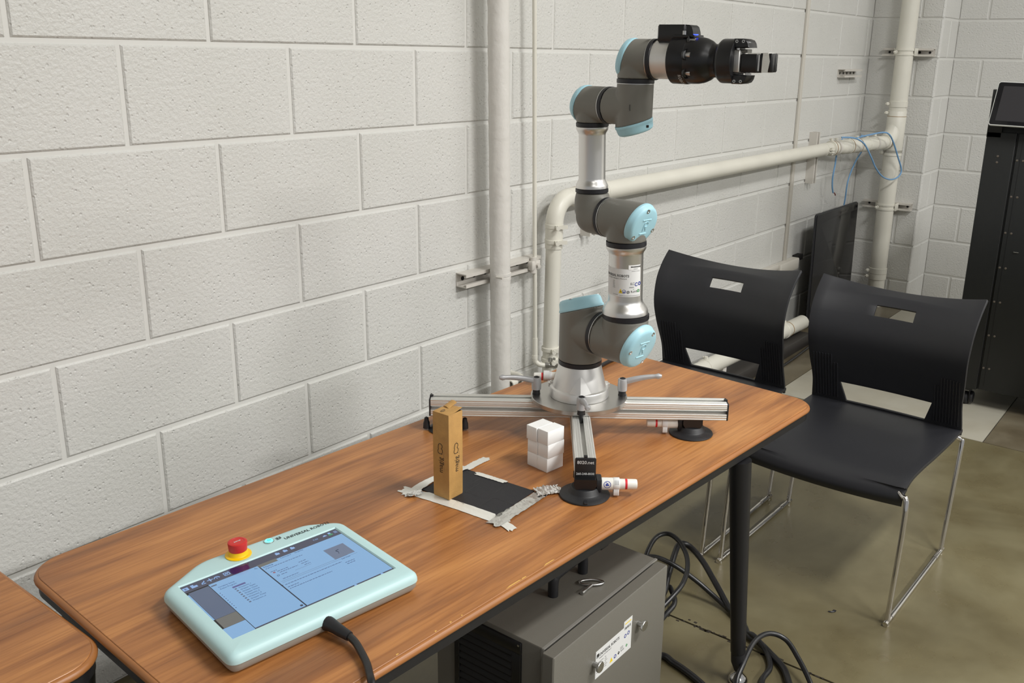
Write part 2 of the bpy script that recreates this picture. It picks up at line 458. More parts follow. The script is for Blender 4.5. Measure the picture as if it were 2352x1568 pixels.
# ================================================================== PIPES AND FIXINGS
def clamp_bolts(parent, p, ax, side, r, n=1):
    ax = Vector(ax).normalized(); s = Vector(side).normalized()
    for k in range(n):
        q = Vector(p) + s * r
        mb = MB().cyl(q - ax.cross(s) * .008, q + ax.cross(s) * .010, .0035, n=8)
        mb.cyl(q + ax.cross(s) * .010, q + ax.cross(s) * .015, .0062, n=6)
        obj('clamp_screw', mb, M['strut'], parent)

def strut_channel(name, label, p0, p1, out, group='painted metal channels on the block wall'):
    """C channel lying on the wall between p0 and p1, open side facing along out"""
    p0 = Vector(p0); p1 = Vector(p1); d = (p1 - p0); L = d.length
    F = frame(p0, d, Vector(out).cross(d))               # x along, z = outwards
    w, h, t = .041, .041, .003
    prof = [(-w/2, 0), (w/2, 0), (w/2, h), (w/2 - .010, h), (w/2 - .010, h - .008), (w/2 - .010 + t, h - .008), (w/2 - .010 + t, h - t), (w/2 - t, h - t), (w/2 - t, t),
            (-w/2 + t, t), (-w/2 + t, h - t), (-w/2 + .010 - t, h - t), (-w/2 + .010 - t, h - .008), (-w/2 + .010, h - .008), (-w/2 + .010, h), (-w/2, h)]
    mb = MB().loft([[F @ Vector((x, y, z)) for y, z in prof] for x in (0, L)])
    t_ = thing(name, label, 'bracket', p0, 0, group)
    obj('channel', mb, M['strut'], t_)
    n = max(2, int(L / .05))
    for k in range(n):
        c = F @ Vector(((k + .5) * L / n, 0, t + .0003))
        obj('slot_hole', MB().lathe(c, F.to_3x3() @ Vector((0, 0, 1)), [(.0065, 0), (.0065, .0008)], 12), M['dark'], t_)
    return t_
U = Vector((0, -1, 0))
strut_channel('strut_channel', 'painted channel bracket behind the wrapped vertical pipe', (.965, 0, .715), (1.325, 0, .715), U)
strut_channel('strut_channel', 'upright painted channel holding the horizontal drain pipe near the corner', (3.625, 0, .742), (3.625, 0, .998), U)
strut_channel('strut_channel', 'upright painted channel behind the pipe elbow and the robot arm', (1.62, 0, .757), (1.62, 0, .925), U)
strut_channel('strut_channel', 'short empty painted channel alone high on the wall', (3.905, 0, 1.281), (4.165, 0, 1.281), U)
X_ = Vector((-1, 0, 0))
strut_channel('strut_channel', 'upper painted channel across the pilaster behind the corner pipe', (WX, -.085, 1.393), (WX, -.350, 1.393), X_)
strut_channel('strut_channel', 'lower painted channel across the pilaster behind the corner pipe', (WX, -.072, .568), (WX, -.338, .568), X_)

# wrapped vertical pipe
t = thing('wrapped_pipe', 'tall cream vertical pipe in wrinkled wrap, left of the robot arm', 'pipe', (1.094, -.074, 0))
pts = [(1.094, -.074, .0), (1.088, -.074, .42), (1.078, -.074, .89), (1.067, -.074, 1.44), (1.045, -.074, 2.4)]
mb = MB(); rings = []
H = 150
for k in range(H + 1):
    z = 2.4 * k / H; x = 1.094 - z * .0195
    jag = random.uniform(-.0006, .0006)
    rings.append([(x + (.0305 + jag + .0009 * math.sin(9 * a + 37 * z) * math.sin(61 * z + 3 * a)) * math.cos(a), -.0735 + (.0305 + jag) * math.sin(a), z) for a in [2*PI*j/28 for j in range(28)]])
mb.loft(rings); obj('pipe_wrap', mb, M['wrap'], t, sharp=80)
mb = MB()
for z in (.712, .724): mb.lathe((1.0815, -.0735, z - .004), (0, 0, 1), [(.0318, 0), (.0318, .008)], 28)
obj('clamp_band', mb, M['wrap'], t)
obj('clamp_screw', MB().cyl((1.046, -.088, .722), (1.046, -.112, .722), .004, n=10), M['strut'], t)

# thin conduit with valve
t = thing('water_line', 'thin white vertical water line ending in a chrome valve', 'pipe', (1.30, -.05, .36))
mb = MB().tube([(1.225, -.05, 2.4), (1.259, -.05, 1.444), (1.275, -.05, .87), (1.289, -.05, .47)], .0066, n=14, smooth=False)
obj('line', mb, M['pipe'], t)
mb = MB().tube([(1.289, -.05, .47), (1.290, -.051, .40), (1.292, -.053, .388), (1.30, -.062, .379), (1.315, -.075, .375)], .0082, n=14, res=4)
mb.lathe((1.289, -.05, .40), (0, 0, 1), [(.0095, 0), (.0095, .012)], 14)
obj('elbow', mb, M['pipe'], t)
a = Vector((1.313, -.0745, .375)); d = Vector((.75, -.66, 0)).normalized()
mb = MB().cyl(a, a + d * .012, .011, n=6).cyl(a + d * .012, a + d * .03, .0085, n=14).cyl(a + d * .03, a + d * .045, .0105, n=6)
obj('valve_body', mb, M['steel'], t)
q = a + d * .022
mb = MB().cyl(q, q + Vector((0, 0, .02)), .004, n=10)
for k in range(5):
    an = 2 * PI * k / 5; mb.cyl(q + Vector((.009 * math.cos(an), .009 * math.sin(an), .014)), q + Vector((.009 * math.cos(an), .009 * math.sin(an), .026)), .0042, n=8)
mb.cyl(q + Vector((0, 0, .014)), q + Vector((0, 0, .026)), .009, n=12)
obj('valve_handle', mb, M['steel'], t)
mb = MB().box(1.255, 1.297, -.060, -.0415, .700, .729, .002); mb.lathe((1.272, -.050, .690), (0, 0, 1), [(.0105, 0), (.0105, .05)], 14)
obj('pipe_strap', mb, M['strut'], t)
obj('clamp_screw', MB().cyl((1.279, -.06, .715), (1.279, -.068, .715), .0065, n=6), M['strut'], t)

# second valve low behind the table, beside the wrapped pipe
t = thing('hose_valve', 'small painted pipe valve behind the table, by the wrapped pipe', 'valve', (1.15, -.08, .36))
mb = MB().tube([(1.19, -.012, .37), (1.185, -.06, .372), (1.165, -.09, .375), (1.12, -.10, .378)], .0105, n=12, res=4)
obj('elbow', mb, M['pipe'], t)
a = Vector((1.13, -.10, .377)); d = Vector((-1, -.12, 0)).normalized()
obj('valve_body', MB().cyl(a + Vector((.012, 0, 0)), a + d * .006, .014, n=6), M['steel'], t)
mb = MB().lathe(a + d * .006, d, [(.0115, 0), (.0125, .022), (.0125, .03), (.009, .03), (.009, .012)], 16)
obj('nozzle', mb, M['pipe'], t)

# drain pipe: riser, elbow, long horizontal run
R_ = .0275
t = thing('drain_pipe', 'cream drain pipe rising behind the robot then running along the wall', 'pipe', (1.345, -.071, 0))
mb = MB().tube([(1.338, -.071, .05), (1.345, -.071, .38), (1.351, -.071, .84)], .0253, n=28, smooth=False)
obj('riser', mb, M['pipe'], t)
arc = [Vector((1.351 + .075 - .075 * math.cos(a), -.0715, .84 + .075 * math.sin(a))) for a in [PI/2 * k / 8 for k in range(9)]]
mb = MB().tube(arc, .0285, n=28, smooth=False); mb.cyl((1.351, -.071, .76), (1.351, -.071, .845), .0285, n=28)
mb.cyl((1.42, -.0715, .915), (1.455, -.0715, .915), .0285, n=28)
obj('elbow', mb, M['pipe'], t)
for z in (.832, .783, .425, .388):
    mb = MB().lathe((1.345 + (z - .38) * .013, -.071, z - .007), (0, 0, 1), [(.0282, 0), (.0298, .001), (.0298, .013), (.0282, .014)], 28)
    obj('clamp_band', mb, M['pipe'], t)
    c = Vector((1.345 + (z - .38) * .013, -.071, z)); s = Vector((-.62, -.78, 0)).normalized()
    mb = MB().cyl(c + s * .030, c + s * .0475, .0042, n=8).cyl(c + s * .040, c + s * .050, .0075, n=6)
    mb.box(-.02, .02, -.0015, .0015, -.006, .006, 0, frame(c + s * .0315 + Vector((.012, -.010, 0)), Vector((.78, -.62, 0)), (0, 0, 1)) @ Matrix.Rotation(PI/2, 4, 'X'))
    obj('clamp_screw', mb, M['pipe'], t)
for x in (1.462, ):
    obj('rusty_band', MB().lathe((x - .003, -.0715, .915), (1, 0, 0), [(.0300, 0), (.0300, .005)], 28), M['pipe_rust'], t)
mb = MB().tube([(1.45, -.072, .9135), (3.70, -.075, .9155)], R_ + .0035, n=32, smooth=False)
obj('horizontal_run', mb, M['pipe'], t)
mb = MB()
for x in (3.63,): mb.lathe((x - .012, -.075, .915), (1, 0, 0), [(.0325, 0), (.0325, .024)], 28).box(x - .012, x + .012, -.125, -.103, .912, .918, .001).box(x - .012, x + .012, -.125, -.103, .900, .906, .001)
obj('clamp_band', mb, M['pipe'], t)
obj('clamp_screw', MB().cyl((3.63, -.117, .892), (3.63, -.117, .928), .004, n=8).cyl((3.63, -.117, .918), (3.63, -.117, .926), .008, n=6), M['pipe'], t)
mb = MB().lathe((1.62, -.072, .9137), (1, 0, 0), [(.0318, 0), (.0318, .02)], 28); obj('clamp_band', mb, M['pipe'], t)

# coupling chain from the run to the corner pipe
t = thing('coupling', 'banded cream flexible coupling joining drain pipe to corner pipe', 'pipe', (3.95, -.14, .88))
A = Vector((3.70, -.076, .9155)); B_ = Vector((4.235, -.205, .925))
def along(k): return A + (B_ - A) * k
prof = []
for k in range(61):
    s = k / 60; prof.append((along(s), .0335 + .0035 * (1 if .18 < s < .9 else 0) - .0018 * abs(math.sin(s * PI * 5))))
mb = MB().tube([p for p, r in prof], [r for p, r in prof], n=28, smooth=False)
obj('rubber_sleeve', mb, M['pipe'], t)
for i, s in enumerate((.02, .10, .30, .44, .60, .74, .93)):
    p = along(s); d = (B_ - A).normalized()
    obj('clamp_band', MB().lathe(p - d * .006, d, [(.0374, 0), (.0384, .001), (.0384, .011), (.0374, .012)], 28), M['pipe'] if i % 2 == 0 else M['strut'], t)
    obj('clamp_screw', MB().cyl(p + Vector((-.004, -.008, .036)), p + Vector((.004, .012, .046)), .0042, n=8).cyl(p + Vector((0, 0, .040)), p + Vector((0, 0, .050)), .0065, n=6), M['pipe'], t)
    if i in (0, 2, 3, 6): obj('rusty_band', MB().lathe(p + d * .008, d, [(.0379, 0), (.0379, .003)], 28), M['pipe_rust'], t)

# corner pipe on the pilaster
VX, VY, VR = 4.277, -.217, .0455
t = thing('corner_pipe', 'thick cream vertical drain pipe in the far corner', 'pipe', (VX, VY, 0))
obj('riser', MB().lathe((VX, VY, 0), (0, 0, 1), [(VR, 0), (VR, 2.6)], 32), M['pipe'], t)
mb = MB().lathe((VX, VY, .862), (0, 0, 1), [(VR + .002, 0), (VR + .004, .003), (VR + .004, .225), (VR + .002, .228)], 32)
br = [(4.205, -.200, .928), (4.235, -.206, .945), (4.262, -.213, .985), (4.276, -.217, 1.05)]
mb.tube(br, .0415, n=28, res=4)
obj('wye_fitting', mb, M['pipe'], t)
for z, r_ in ((1.124, .0035), (1.077, .0035), (.865, .004), (.205, .004), (.172, .004)):
    obj('clamp_band', MB().lathe((VX, VY, z - .016), (0, 0, 1), [(VR + .002, 0), (VR + r_, .001), (VR + r_, .031), (VR + .002, .032)], 32), M['pipe'], t)
    c = Vector((VX - .034, VY + .040, z))
    obj('clamp_screw', MB().cyl(c + Vector((.01, -.012, 0)), c + Vector((-.012, .014, 0)), .004, n=8).cyl(c, c + Vector((-.009, .011, 0)), .009, n=6), M['pipe'], t)
obj('rusty_band', MB().lathe((VX, VY, 1.0585), (0, 0, 1), [(VR + .0045, 0), (VR + .0045, .0025)], 32), M['pipe_rust'], t)
for z in (1.393, .568):
    mb = MB()
    for dz in (-.012, .012): mb.lathe((VX, VY, z + dz - .005), (0, 0, 1), [(VR + .0035, 0), (VR + .0035, .010)], 32)
    mb.box(VX - .004, WX - .041, VY - VR - .010, VY - VR - .004, z - .02, z + .02, .001)
    mb.box(VX - .004, WX - .041, VY + VR + .004, VY + VR + .010, z - .02, z + .02, .001)
    obj('pipe_strap', mb, M['pipe'], t)
    obj('clamp_screw', MB().cyl((VX - .050, VY + .030, z), (VX - .060, VY + .030, z), .009, n=6).cyl((VX - .045, VY + .030, z), (VX - .068, VY + .036, z), .004, n=8), M['pipe'], t)

# low drain pipe along the foot of the wall
t = thing('floor_drain_pipe', 'low cream pipe along the wall base behind the left chair', 'pipe', (2.3, -.155, 0))
mb = MB().tube([(1.36, -.12, .140), (1.8, -.14, .125), (3.33, -.165, .096)], .035, n=28, smooth=False); obj('pipe_run', mb, M['pipe'], t)
for x, z in ((3.02, .1018), (3.10, .1003), (2.32, .1151)):
    y = -.14 - (x - 1.8) * .0163
    obj('clamp_band', MB().lathe((x, y, z), (1, -.016, -.03), [(.0365, 0), (.0385, .002), (.0385, .02), (.0365, .022)], 28), M['pipe'], t)
    obj('clamp_screw', MB().cyl((x + .01, y - .01, z + .037), (x + .01, y + .014, z + .046), .004, n=8).cyl((x + .01, y, z + .038), (x + .01, y, z + .050), .008, n=6), M['pipe'], t)
obj('rusty_band', MB().lathe((3.15, -.162, .0994), (1, -.016, -.03), [(.0362, 0), (.0362, .004)], 28), M['pipe_rust'], t)
mb = MB().box(2.40, 2.43, -.17, -.13, 0, .085, .002).box(2.46, 2.49, -.17, -.13, 0, .085, .002)
obj('floor_stand', mb, M['strut'], t)
# raceway along the wall and its end box
t = thing('wall_raceway', 'slim cream cable raceway with end box low on wall', 'raceway', (3.2, -.01, .33))
obj('channel', MB().box(2.95, 3.30, -.028, -.0002, .345, .372, .003), M['caulk'], t)
obj('end_box', MB().box(3.30, 3.53, -.042, -.0002, .315, .372, .005), M['caulk'], t)
obj('cut_end', MB().box(3.531, 3.60, -.032, -.0002, .352, .380, .002), M['dark'], t)
mb = MB().box(3.405, 3.432, -.012, -.0002, .37, 2.6, .002); obj('riser_channel', mb, M['caulk'], t)

# blue network cables
t = thing('blue_cable', 'light blue network cable looping over the pipe coupling in the corner', 'cable', (4.1, -.24, .73))
pts = [(3.73, -.12, .972), (3.78, -.158, .970), (3.825, -.178, .958), (3.881, -.194, .929), (3.945, -.211, .865), (3.997, -.225, .806), (4.066, -.244, .756), (4.149, -.266, .734), (4.214, -.284, .746), (4.234, -.289, .781), (4.184, -.276, .855), (4.118, -.262, .936), (4.062, -.252, .978), (4.019, -.231, .988), (3.958, -.18, .975), (3.93, -.13, .958)]
obj('cable_jacket', MB().tube(pts, .0042, n=8, res=5), M['blue_cable'], t)
t = thing('blue_cable', 'blue network cable hanging down behind the black panel in the corner', 'cable', (4.08, -.06, .58))
pts = [(4.06, -.11, .962), (4.15, -.10, .945), (4.22, -.07, .872), (4.164, -.06, .814), (4.092, -.06, .744), (4.067, -.06, .692), (4.076, -.055, .618), (4.081, -.05, .58)]
obj('cable_jacket', MB().tube(pts, .0042, n=8, res=5), M['blue_cable'], t)
t = thing('blue_cable', 'short blue network cable end with frayed red wire below the coupling', 'cable', (3.85, -.06, .66))
pts = [(3.83, -.09, .955), (3.862, -.07, .92), (3.856, -.06, .883), (3.848, -.06, .818), (3.833, -.06, .757), (3.841, -.06, .707), (3.862, -.06, .672)]
obj('cable_jacket', MB().tube(pts, .0042, n=8, res=5), M['blue_cable'], t)
obj('frayed_wire', MB().tube([(3.862, -.06, .672), (3.88, -.062, .668), (3.895, -.062, .655)], .0028, n=6), mat('rust_red_wire', (120, 40, 28), .5), t)

# black glass panel standing in the corner, close to the wall
t = thing('monitor_panel', 'tall glossy black screen panel standing against the wall in the corner', 'monitor', (3.83, -.12, 0))
Fp = frame((3.535, -.116, .012), (1, 0, 0), (0, .010, .585))
mb = MB().prism(rrect(.605, .588, .015, 4, .3025, .294), -.012, 0, .003, Fp); obj('back_shell', mb, M['black_plastic'], t)
mb = MB().prism(rrect(.599, .582, .012, 4, .3025, .294), .0003, .003, .001, Fp); obj('glass_front', mb, M['glass_black'], t)
mb = MB().box(3.60, 3.75, -.15, -.06, .0, .0125, .002).box(3.89, 4.04, -.15, -.06, .0, .0125, .002); obj('foot', mb, M['black_plastic'], t)
solo('wood_board', MB().box(3.80, 4.25, -.040, -.012, .0, .30, .002), mat('red_brown_board', (0.050, 0.020, 0.012), .6, noise=(30, .3)), 'dark red brown board behind the black panel by the wall', 'board')
solo('floor_case', MB().box(2.46, 3.30, -.226, -.085, .0, .058, .004), mat('dim_brown_black_case', (0.035, 0.031, 0.028), .5), 'low dark case on the floor under the pipe, behind left chair', 'case')
# ================================================================== TABLES
T = .58
TH = -0.05894
def make_table(name, label, o, rz, L, W, leg_pts, rc, apron_in=.005, group='brown wood-look tables'):
    """o: world point of the table centre line corner; local x along the length, y towards the wall"""
    t = thing(name, label, 'table', o, rz, group)
    Mi = ROOTM[t.name]
    out = rrect(L, W, rc, 10, L/2, W/2)
    TK = .0130
    R_of = lambda i: max(rc - i, .004)
    ring_at = lambda i, z: [Vector((x, y, z)) for x, y in rrect(L - 2*i, W - 2*i, R_of(i), 10, L/2, W/2)]
    obj('tabletop', MB().loft([ring_at(.0072, T - TK + .001), ring_at(.0072, T - .0007), ring_at(.0079, T)]), M['wood'], t, local=True, sharp=30)
    mb = MB().loft([ring_at(i, z) for i, z in ((.0070, T - TK), (.0028, T - .0125), (.0006, T - .0105), (0, T - .0075), (.0010, T - .0045), (.0034, T - .0022), (.0064, T - .0009), (.0071, T - .0012))], True, (False, False))
    obj('edge_band', mb, M['wood_edge'], t, local=True, sharp=60)
    a = apron_in
    mb = MB(); n_ = len(ring_at(a, 0))
    mb.loft([ring_at(a + .020, T - TK - .0004), ring_at(a, T - TK - .0004), ring_at(a, T - .0305), ring_at(a + .020, T - .0305), ring_at(a + .020, T - TK - .0004)], True, (False, False))
    obj('frame', mb, M['black_metal'], t, local=True)
    for lx, ly, fx, fy in leg_pts:
        p1 = Vector((lx, ly, T - .033)); p0 = Vector((fx, fy, .0))
        d = p1 - p0; Lg = d.length; un = d.normalized()
        lg = obj('leg', MB().lathe(p0 + un * .075, un, [(.0150, 0), (.0168, .004), (.0172, .05), (.0235, Lg - .08), (.0235, Lg - .077)], 28), M['black_metal'], t, local=True)
        obj('foot_sleeve', MB().lathe(p0 + un * .030, un, [(.0085, 0), (.0155, .022), (.0158, .046)], 24), M['black_soft'], lg, local=True)
        obj('glide', MB().lathe(p0, Vector((0, 0, 1)), [(.020, 0), (.0225, .003), (.0225, .007), (.017, .015), (.008, .026), (.007, .034)], 28), M['chrome'], lg, local=True, label='chrome glide')
    return t
cth, sth = math.cos(TH), math.sin(TH)
def tw(x, y): return (x * cth - y * sth, x * sth + y * cth)      # table axes -> world
x0, y0 = -.4353 - .0095, -1.0140 - .0095
L_, W_ = 1.0877 + .4353 + .019, 1.0140 - .4248 + .019
ox, oy = tw(x0, y0)
def tl(wx, wy):                                                # world -> table local
    dx, dy = wx - ox, wy - oy
    return (dx * cth + dy * sth, -dx * sth + dy * cth)
fr = tl(.690, -1.052) + tl(.712, -1.082)
fl_ = tl(-.427, -.975) + tl(-.447, -.985)
main_table = make_table('work_table', 'long brown wood-look table carrying the robot arm and the tablet controller', (ox, oy, 0), TH, L_, W_,
    [fr, fl_, tl(.70, -.49) + tl(.712, -.47), tl(-.41, -.44) + tl(-.44, -.42)], .062)
make_table('work_table', 'brown wood-look table cut off at the left edge of the frame', (-1.995, -.692, -.009), 0, 1.5125, .60,
    [(1.10, .06, 1.10, .05), (.06, .06, .05, .05), (1.10, .54, 1.10, .55), (.06, .54, .05, .55)], .062)
# frame post seen between apron and control box
mb = MB().box(.268, .292, -.985, -.955, T - .085, T - .031, .002)
obj('frame_post', mb, M['black_metal'], main_table)
# pale chips along the front edge of the laminate
mb = MB()
for u, w_ in ((.395, .004), (.418, .003), (.366, .004), (.512, .036), (.548, .012), (.60, .028), (.295, .005)):
    wx, wy = tw(x0 + u - .05 + .0, y0 + .0100)
    F = frame((wx, wy, T - .0002), (cth, sth, 0), (-sth, cth, 0))
    mb.prism([(0, -.0012), (w_, -.0006), (w_ * .9, .0011), (w_ * .3, .0014)], 0, .0005, 0, F)
o = obj('edge_chip', mb, mat('bare_board', (214, 170, 92), .7), main_table); o['kind'] = 'stuff'

# ================================================================== CHAIRS
def catmull(pts, n):
    q = []
    for i in range(len(pts) - 1):
        a = Vector(pts[max(i-1, 0)]); b = Vector(pts[i]); c = Vector(pts[i+1]); d = Vector(pts[min(i+2, len(pts)-1)])
        for k in range(n):
            t = k / n
            q.append(0.5 * ((2*b) + (c - a)*t + (2*a - 5*b + 4*c - d)*t*t + (3*b - a - 3*c + d)*t**3))
    q.append(Vector(pts[-1])); return q
def shell(P, keep, th, name, mt, parent, flip=False):
    """P: grid of points [i][j]; cells where keep(i,j); thickened along the normals"""
    me = bpy.data.meshes.new(name)
    n = len(P[0]); vs = [tuple(p) for r in P for p in r]
    fs = []
    for i in range(len(P)-1):
        for j in range(n-1):
            if keep(i, j):
                a = i*n+j; fs.append((a, a+1, a+n+1, a+n))
    me.from_pydata(vs, [], fs)
    bm = bmesh.new(); bm.from_mesh(me)
    bmesh.ops.delete(bm, geom=[v for v in bm.verts if not v.link_faces], context='VERTS')
    bm.to_mesh(me); bm.free()
    o = bpy.data.objects.new('tmp', me); COL.objects.link(o)
    s = o.modifiers.new('s', 'SOLIDIFY'); s.thickness = th; s.offset = 0; s.use_even_offset = True
    b = o.modifiers.new('b', 'BEVEL'); b.width = th * .3; b.segments = 2; b.limit_method = 'ANGLE'; b.angle_limit = math.radians(50)
    dg = bpy.context.evaluated_depsgraph_get()
    m2 = bpy.data.meshes.new_from_object(o.evaluated_get(dg)); m2.name = name
    bpy.data.objects.remove(o); bpy.data.meshes.remove(me)
    m2.shade_smooth(); m2.set_sharp_from_angle(angle=math.radians(40))
    return link(name, m2, mt, parent)
HW = .222
def make_chair(label, loc, rz):
    """local frame: x towards the back, y across, origin on the floor under the seat front edge"""
    t = thing('sled_chair', label, 'chair', loc, rz, 'black plastic chairs at the table end')
    X0 = 1.155
    prof = catmull([(x - X0, z) for x, z in ((1.198, .300), (1.190, .322), (1.205, .346), (1.245, .3595), (1.33, .359), (1.45, .351), (1.58, .345), (1.70, .344))], 5)
    P = []
    for k, p in enumerate(prof):
        s = k / (len(prof) - 1); row = []
        for j in range(17):
            v = -1 + 2 * j / 16; w = HW * (.965 + .035 * min(1, s * 3))
            row.append((p[0] + (.012 * v * v if s < .3 else 0), v * w, p[1] - .010 * (1 - v * v) * math.sin(min(1, s * 1.2) * PI) + .003 * v * v))
        P.append(row)
    shell(P, lambda i, j: True, .009, 'seat', M['black_plastic'], t)
    # back: breakpoints across the width for every height
    bp = catmull([(x - X0, z) for x, z in ((1.692, .336), (1.690, .352), (1.675, .405), (1.650, .468), (1.630, .520), (1.617, .567), (1.618, .610), (1.632, .655), (1.664, .697), (1.705, .732))], 6)
    zs = [p[1] for p in bp]
    def half(z): return HW + .010 * max(0, min(1, (z - .45) / .28)) - .004 * math.exp(-((z - .42) / .05) ** 2)
    def brk(z):
        h = half(z)
        o = .135 - .0 if z < .352 else (.115 + (z - .352) / (.418 - .352) * .020 if z < .418 else .135)
        return [-h, -h + .06, -o, -.056, .056, o, h - .06, h]
    cols = []
    segs = (2, 3, 3, 4, 3, 3, 2)
    # rows snapped to hole limits
    zlist = sorted(set([round(z, 4) for z in zs] + [.355, .418, .640, .668]))
    def at(z):
        for a, b in zip(bp, bp[1:]):
            if a[1] <= z <= b[1] + 1e-6:
                k = (z - a[1]) / max(b[1] - a[1], 1e-6); return a[0] + (b[0] - a[0]) * k
        return bp[-1][0]
    P = []; cellc = []
    for z in zlist:
        b = brk(z); row = []
        x = at(z); dep = .012 + .044 * max(0, min(1, (z - .40) / .3))
        sl = (z - .640) / .028
        for k, n in enumerate(segs):
            for q in range(n):
                y = b[k] + (b[k+1] - b[k]) * q / n
                row.append(y)
        row.append(b[-1])
        h = half(z)
        zt = lambda y: -.034 * (1 - (y / h) ** 2) * max(0, (z - .69) / .042)
        P.append([(x + dep * (1 - (y / h) ** 2), y, z + zt(y)) for y in row])
    cid = [k for k, n in enumerate(segs) for _ in range(n)]
    def keep(i, j):
        zm = (zlist[i] + zlist[i+1]) / 2
        if .355 < zm < .418 and cid[j] in (2, 3, 4): return False
        if .640 < zm < .668 and cid[j] == 3: return False
        return True
    shell(P, keep, .007, 'backrest', M['black_plastic'], t)
    # ribbed grips low on both sides of the back
    for sgn in (-1, 1):
        mb = MB()
        for k in range(9):
            y = sgn * (HW - .012 - k * .0085)
            line = [(at(z) + (.012 + .044 * max(0, min(1, (z - .40) / .3))) * (1 - (y / half(z)) ** 2) - .0042, y, z) for z in (.362, .39, .42, .45, .48, .508)]
            if k > 6: line = line[:5]
            mb.tube(line, .0021, n=6, res=2)
        o = obj('ribbed_grip', mb, M['black_plastic'], t, local=True); o['kind'] = 'stuff'
    # chrome sled frame
    fr_ = None
    for sgn in (-1, 1):
        y = sgn * .232; yi = sgn * .195
        path = [(.06, yi, .338), (.045, sgn * .215, .332), (.030, y, .30), (.004, y, .020), (.006, y, .008), (.022, y, .0070), (.44, y, .0070), (.456, y, .008), (.460, y, .022), (.510, y, .300), (.517, sgn * .228, .326), (.508, sgn * .214, .338), (.48, yi, .338)]
        pts = [path[0]]
        sd = obj('sled', MB().tube(path, .0066, n=12, res=4), M['chrome'], t, local=True)
        obj('glide', MB().cyl((.028, y, .0075), (.052, y, .0075), .0075, n=12), M['chrome'], sd, local=True)
        obj('glide', MB().cyl((.40, y, .0075), (.424, y, .0075), .0075, n=12), M['chrome'], sd, local=True)
    obj('crossbar', MB().cyl((.09, -.2, .333), (.09, .2, .333), .006, n=10), M['chrome'], t, local=True)
    obj('crossbar', MB().cyl((.46, -.2, .330), (.46, .2, .330), .006, n=10), M['chrome'], t, local=True)
    return t
def copy_tree(root, label, loc, rz):
    r = root.copy(); COL.objects.link(r); r['label'] = label; r.location = loc; r.rotation_euler = (0, 0, rz)
    for ch in list(root.children):
        c = ch.copy(); COL.objects.link(c); c.parent = r
        for g_ in list(ch.children):
            d = g_.copy(); COL.objects.link(d); d.parent = c
    return r
chair = make_chair('black plastic sled chair in front, its seat in full view', (1.150, -1.046, 0), -.02)
copy_tree(chair, 'black plastic sled chair nearer the wall, seat hidden behind the table', (1.145, -.528, 0), .0)
# ================================================================== ROBOT STAND
E_ = Vector((.60653, -.79487, 0)).normalized(); V_ = Vector((.79815, .60246, 0)).normalized(); V_ = (V_ - E_ * V_.dot(E_)).normalized()
ZV = Vector((0, 0, 1))
BC = Vector((.528, -.747, 0))                        # robot base axis
BZ0, BZ1 = .6165, .6546                             # rail bottom and top
PZ = .6644                                          # plate top
st = thing('robot_stand', 'cross of aluminium rails on suction cups carrying the robot arm', 'stand', (BC.x, BC.y, T))
hw = .01905
q4 = [(.0162, .01905), (.0145, .0183), (.0128, .01905), (.0108, .01905), (.0101, .0183), (.0094, .01905), (.0058, .01905), (.0050, .0185), (.0042, .01905), (.0042, .0150), (.0088, .0150), (.0088, .0128), (.0046, .0088)]
def tslot():
    top = [(x, y) for x, y in q4] + [(-x, y) for x, y in reversed(q4)]        # right to left along the top side
    out = []
    for k in range(4):
        a = PI / 2 * k; c, s = math.cos(a), math.sin(a)
        cor = (.01905, .0175), (.0175, .01905)
        out += [(c*x - s*y, s*x + c*y) for x, y in ((.01905, .0172), (.0172, .01905))]
        out += [(c*x - s*y, s*x + c*y) for x, y in top]
    return out
TS = tslot()
zc = (BZ0 + BZ1) / 2
def rail(name, a, b):
    a = Vector(a); b = Vector(b); d = (b - a).normalized(); F = frame(a, d, ZV.cross(d)); L = (b - a).length
    mb = MB(); rings = [[F @ Vector((x, p[0], p[1])) for p in TS] for x in (0, L)]
    mb.loft(rings); return obj(name, mb, M['alu'], st, sharp=20)
c3 = BC + ZV * zc
rail('rail', c3 - E_ * .313, c3 + E_ * .313)
rail('rail', c3 - V_ * .0192, c3 - V_ * .299)
rail('rail', c3 + V_ * .0192, c3 + V_ * .299)
def end_cap(p, d, lettered=False):
    F = frame(p, ZV.cross(d), ZV)                      # z = outwards along d
    o = obj('end_cap', MB().prism(rrect(.0385, .0385, .0025, 3), 0, .0035, .0008, F), M['black_soft'], st, 'black plastic end cap')
    if lettered:
        mb = MB()
        text(mb, '8020.net', .0088, F @ Matrix.Translation((0, .0080, .0036)), 'CENTER', .00012, bold=.0001)
        text(mb, '260-248-8030', .0059, F @ Matrix.Translation((0, -.0135, .0036)), 'CENTER', .00012, bold=.0001)
        obj('lettering', mb, M['ink_white'], o, 'white lettering')
    mb = MB().prism([(-.0032, .0192), (.0032, .0192), (.0032, .0225), (-.0032, .0225)], -.004, .0032, .0004, F)
    obj('cap_lug', mb, M['black_soft'], o)
end_cap(c3 + E_ * .313, E_); end_cap(c3 - E_ * .313, -E_); end_cap(c3 - V_ * .299, -V_, True); end_cap(c3 + V_ * .299, V_)
obj('mounting_plate', MB().lathe((BC.x, BC.y, BZ1 + .0004), ZV, [(.1010, 0), (.1020, .0008), (.1020, .0088), (.1010, .0094)], 96), M['alu_plate'], st, sharp=30)

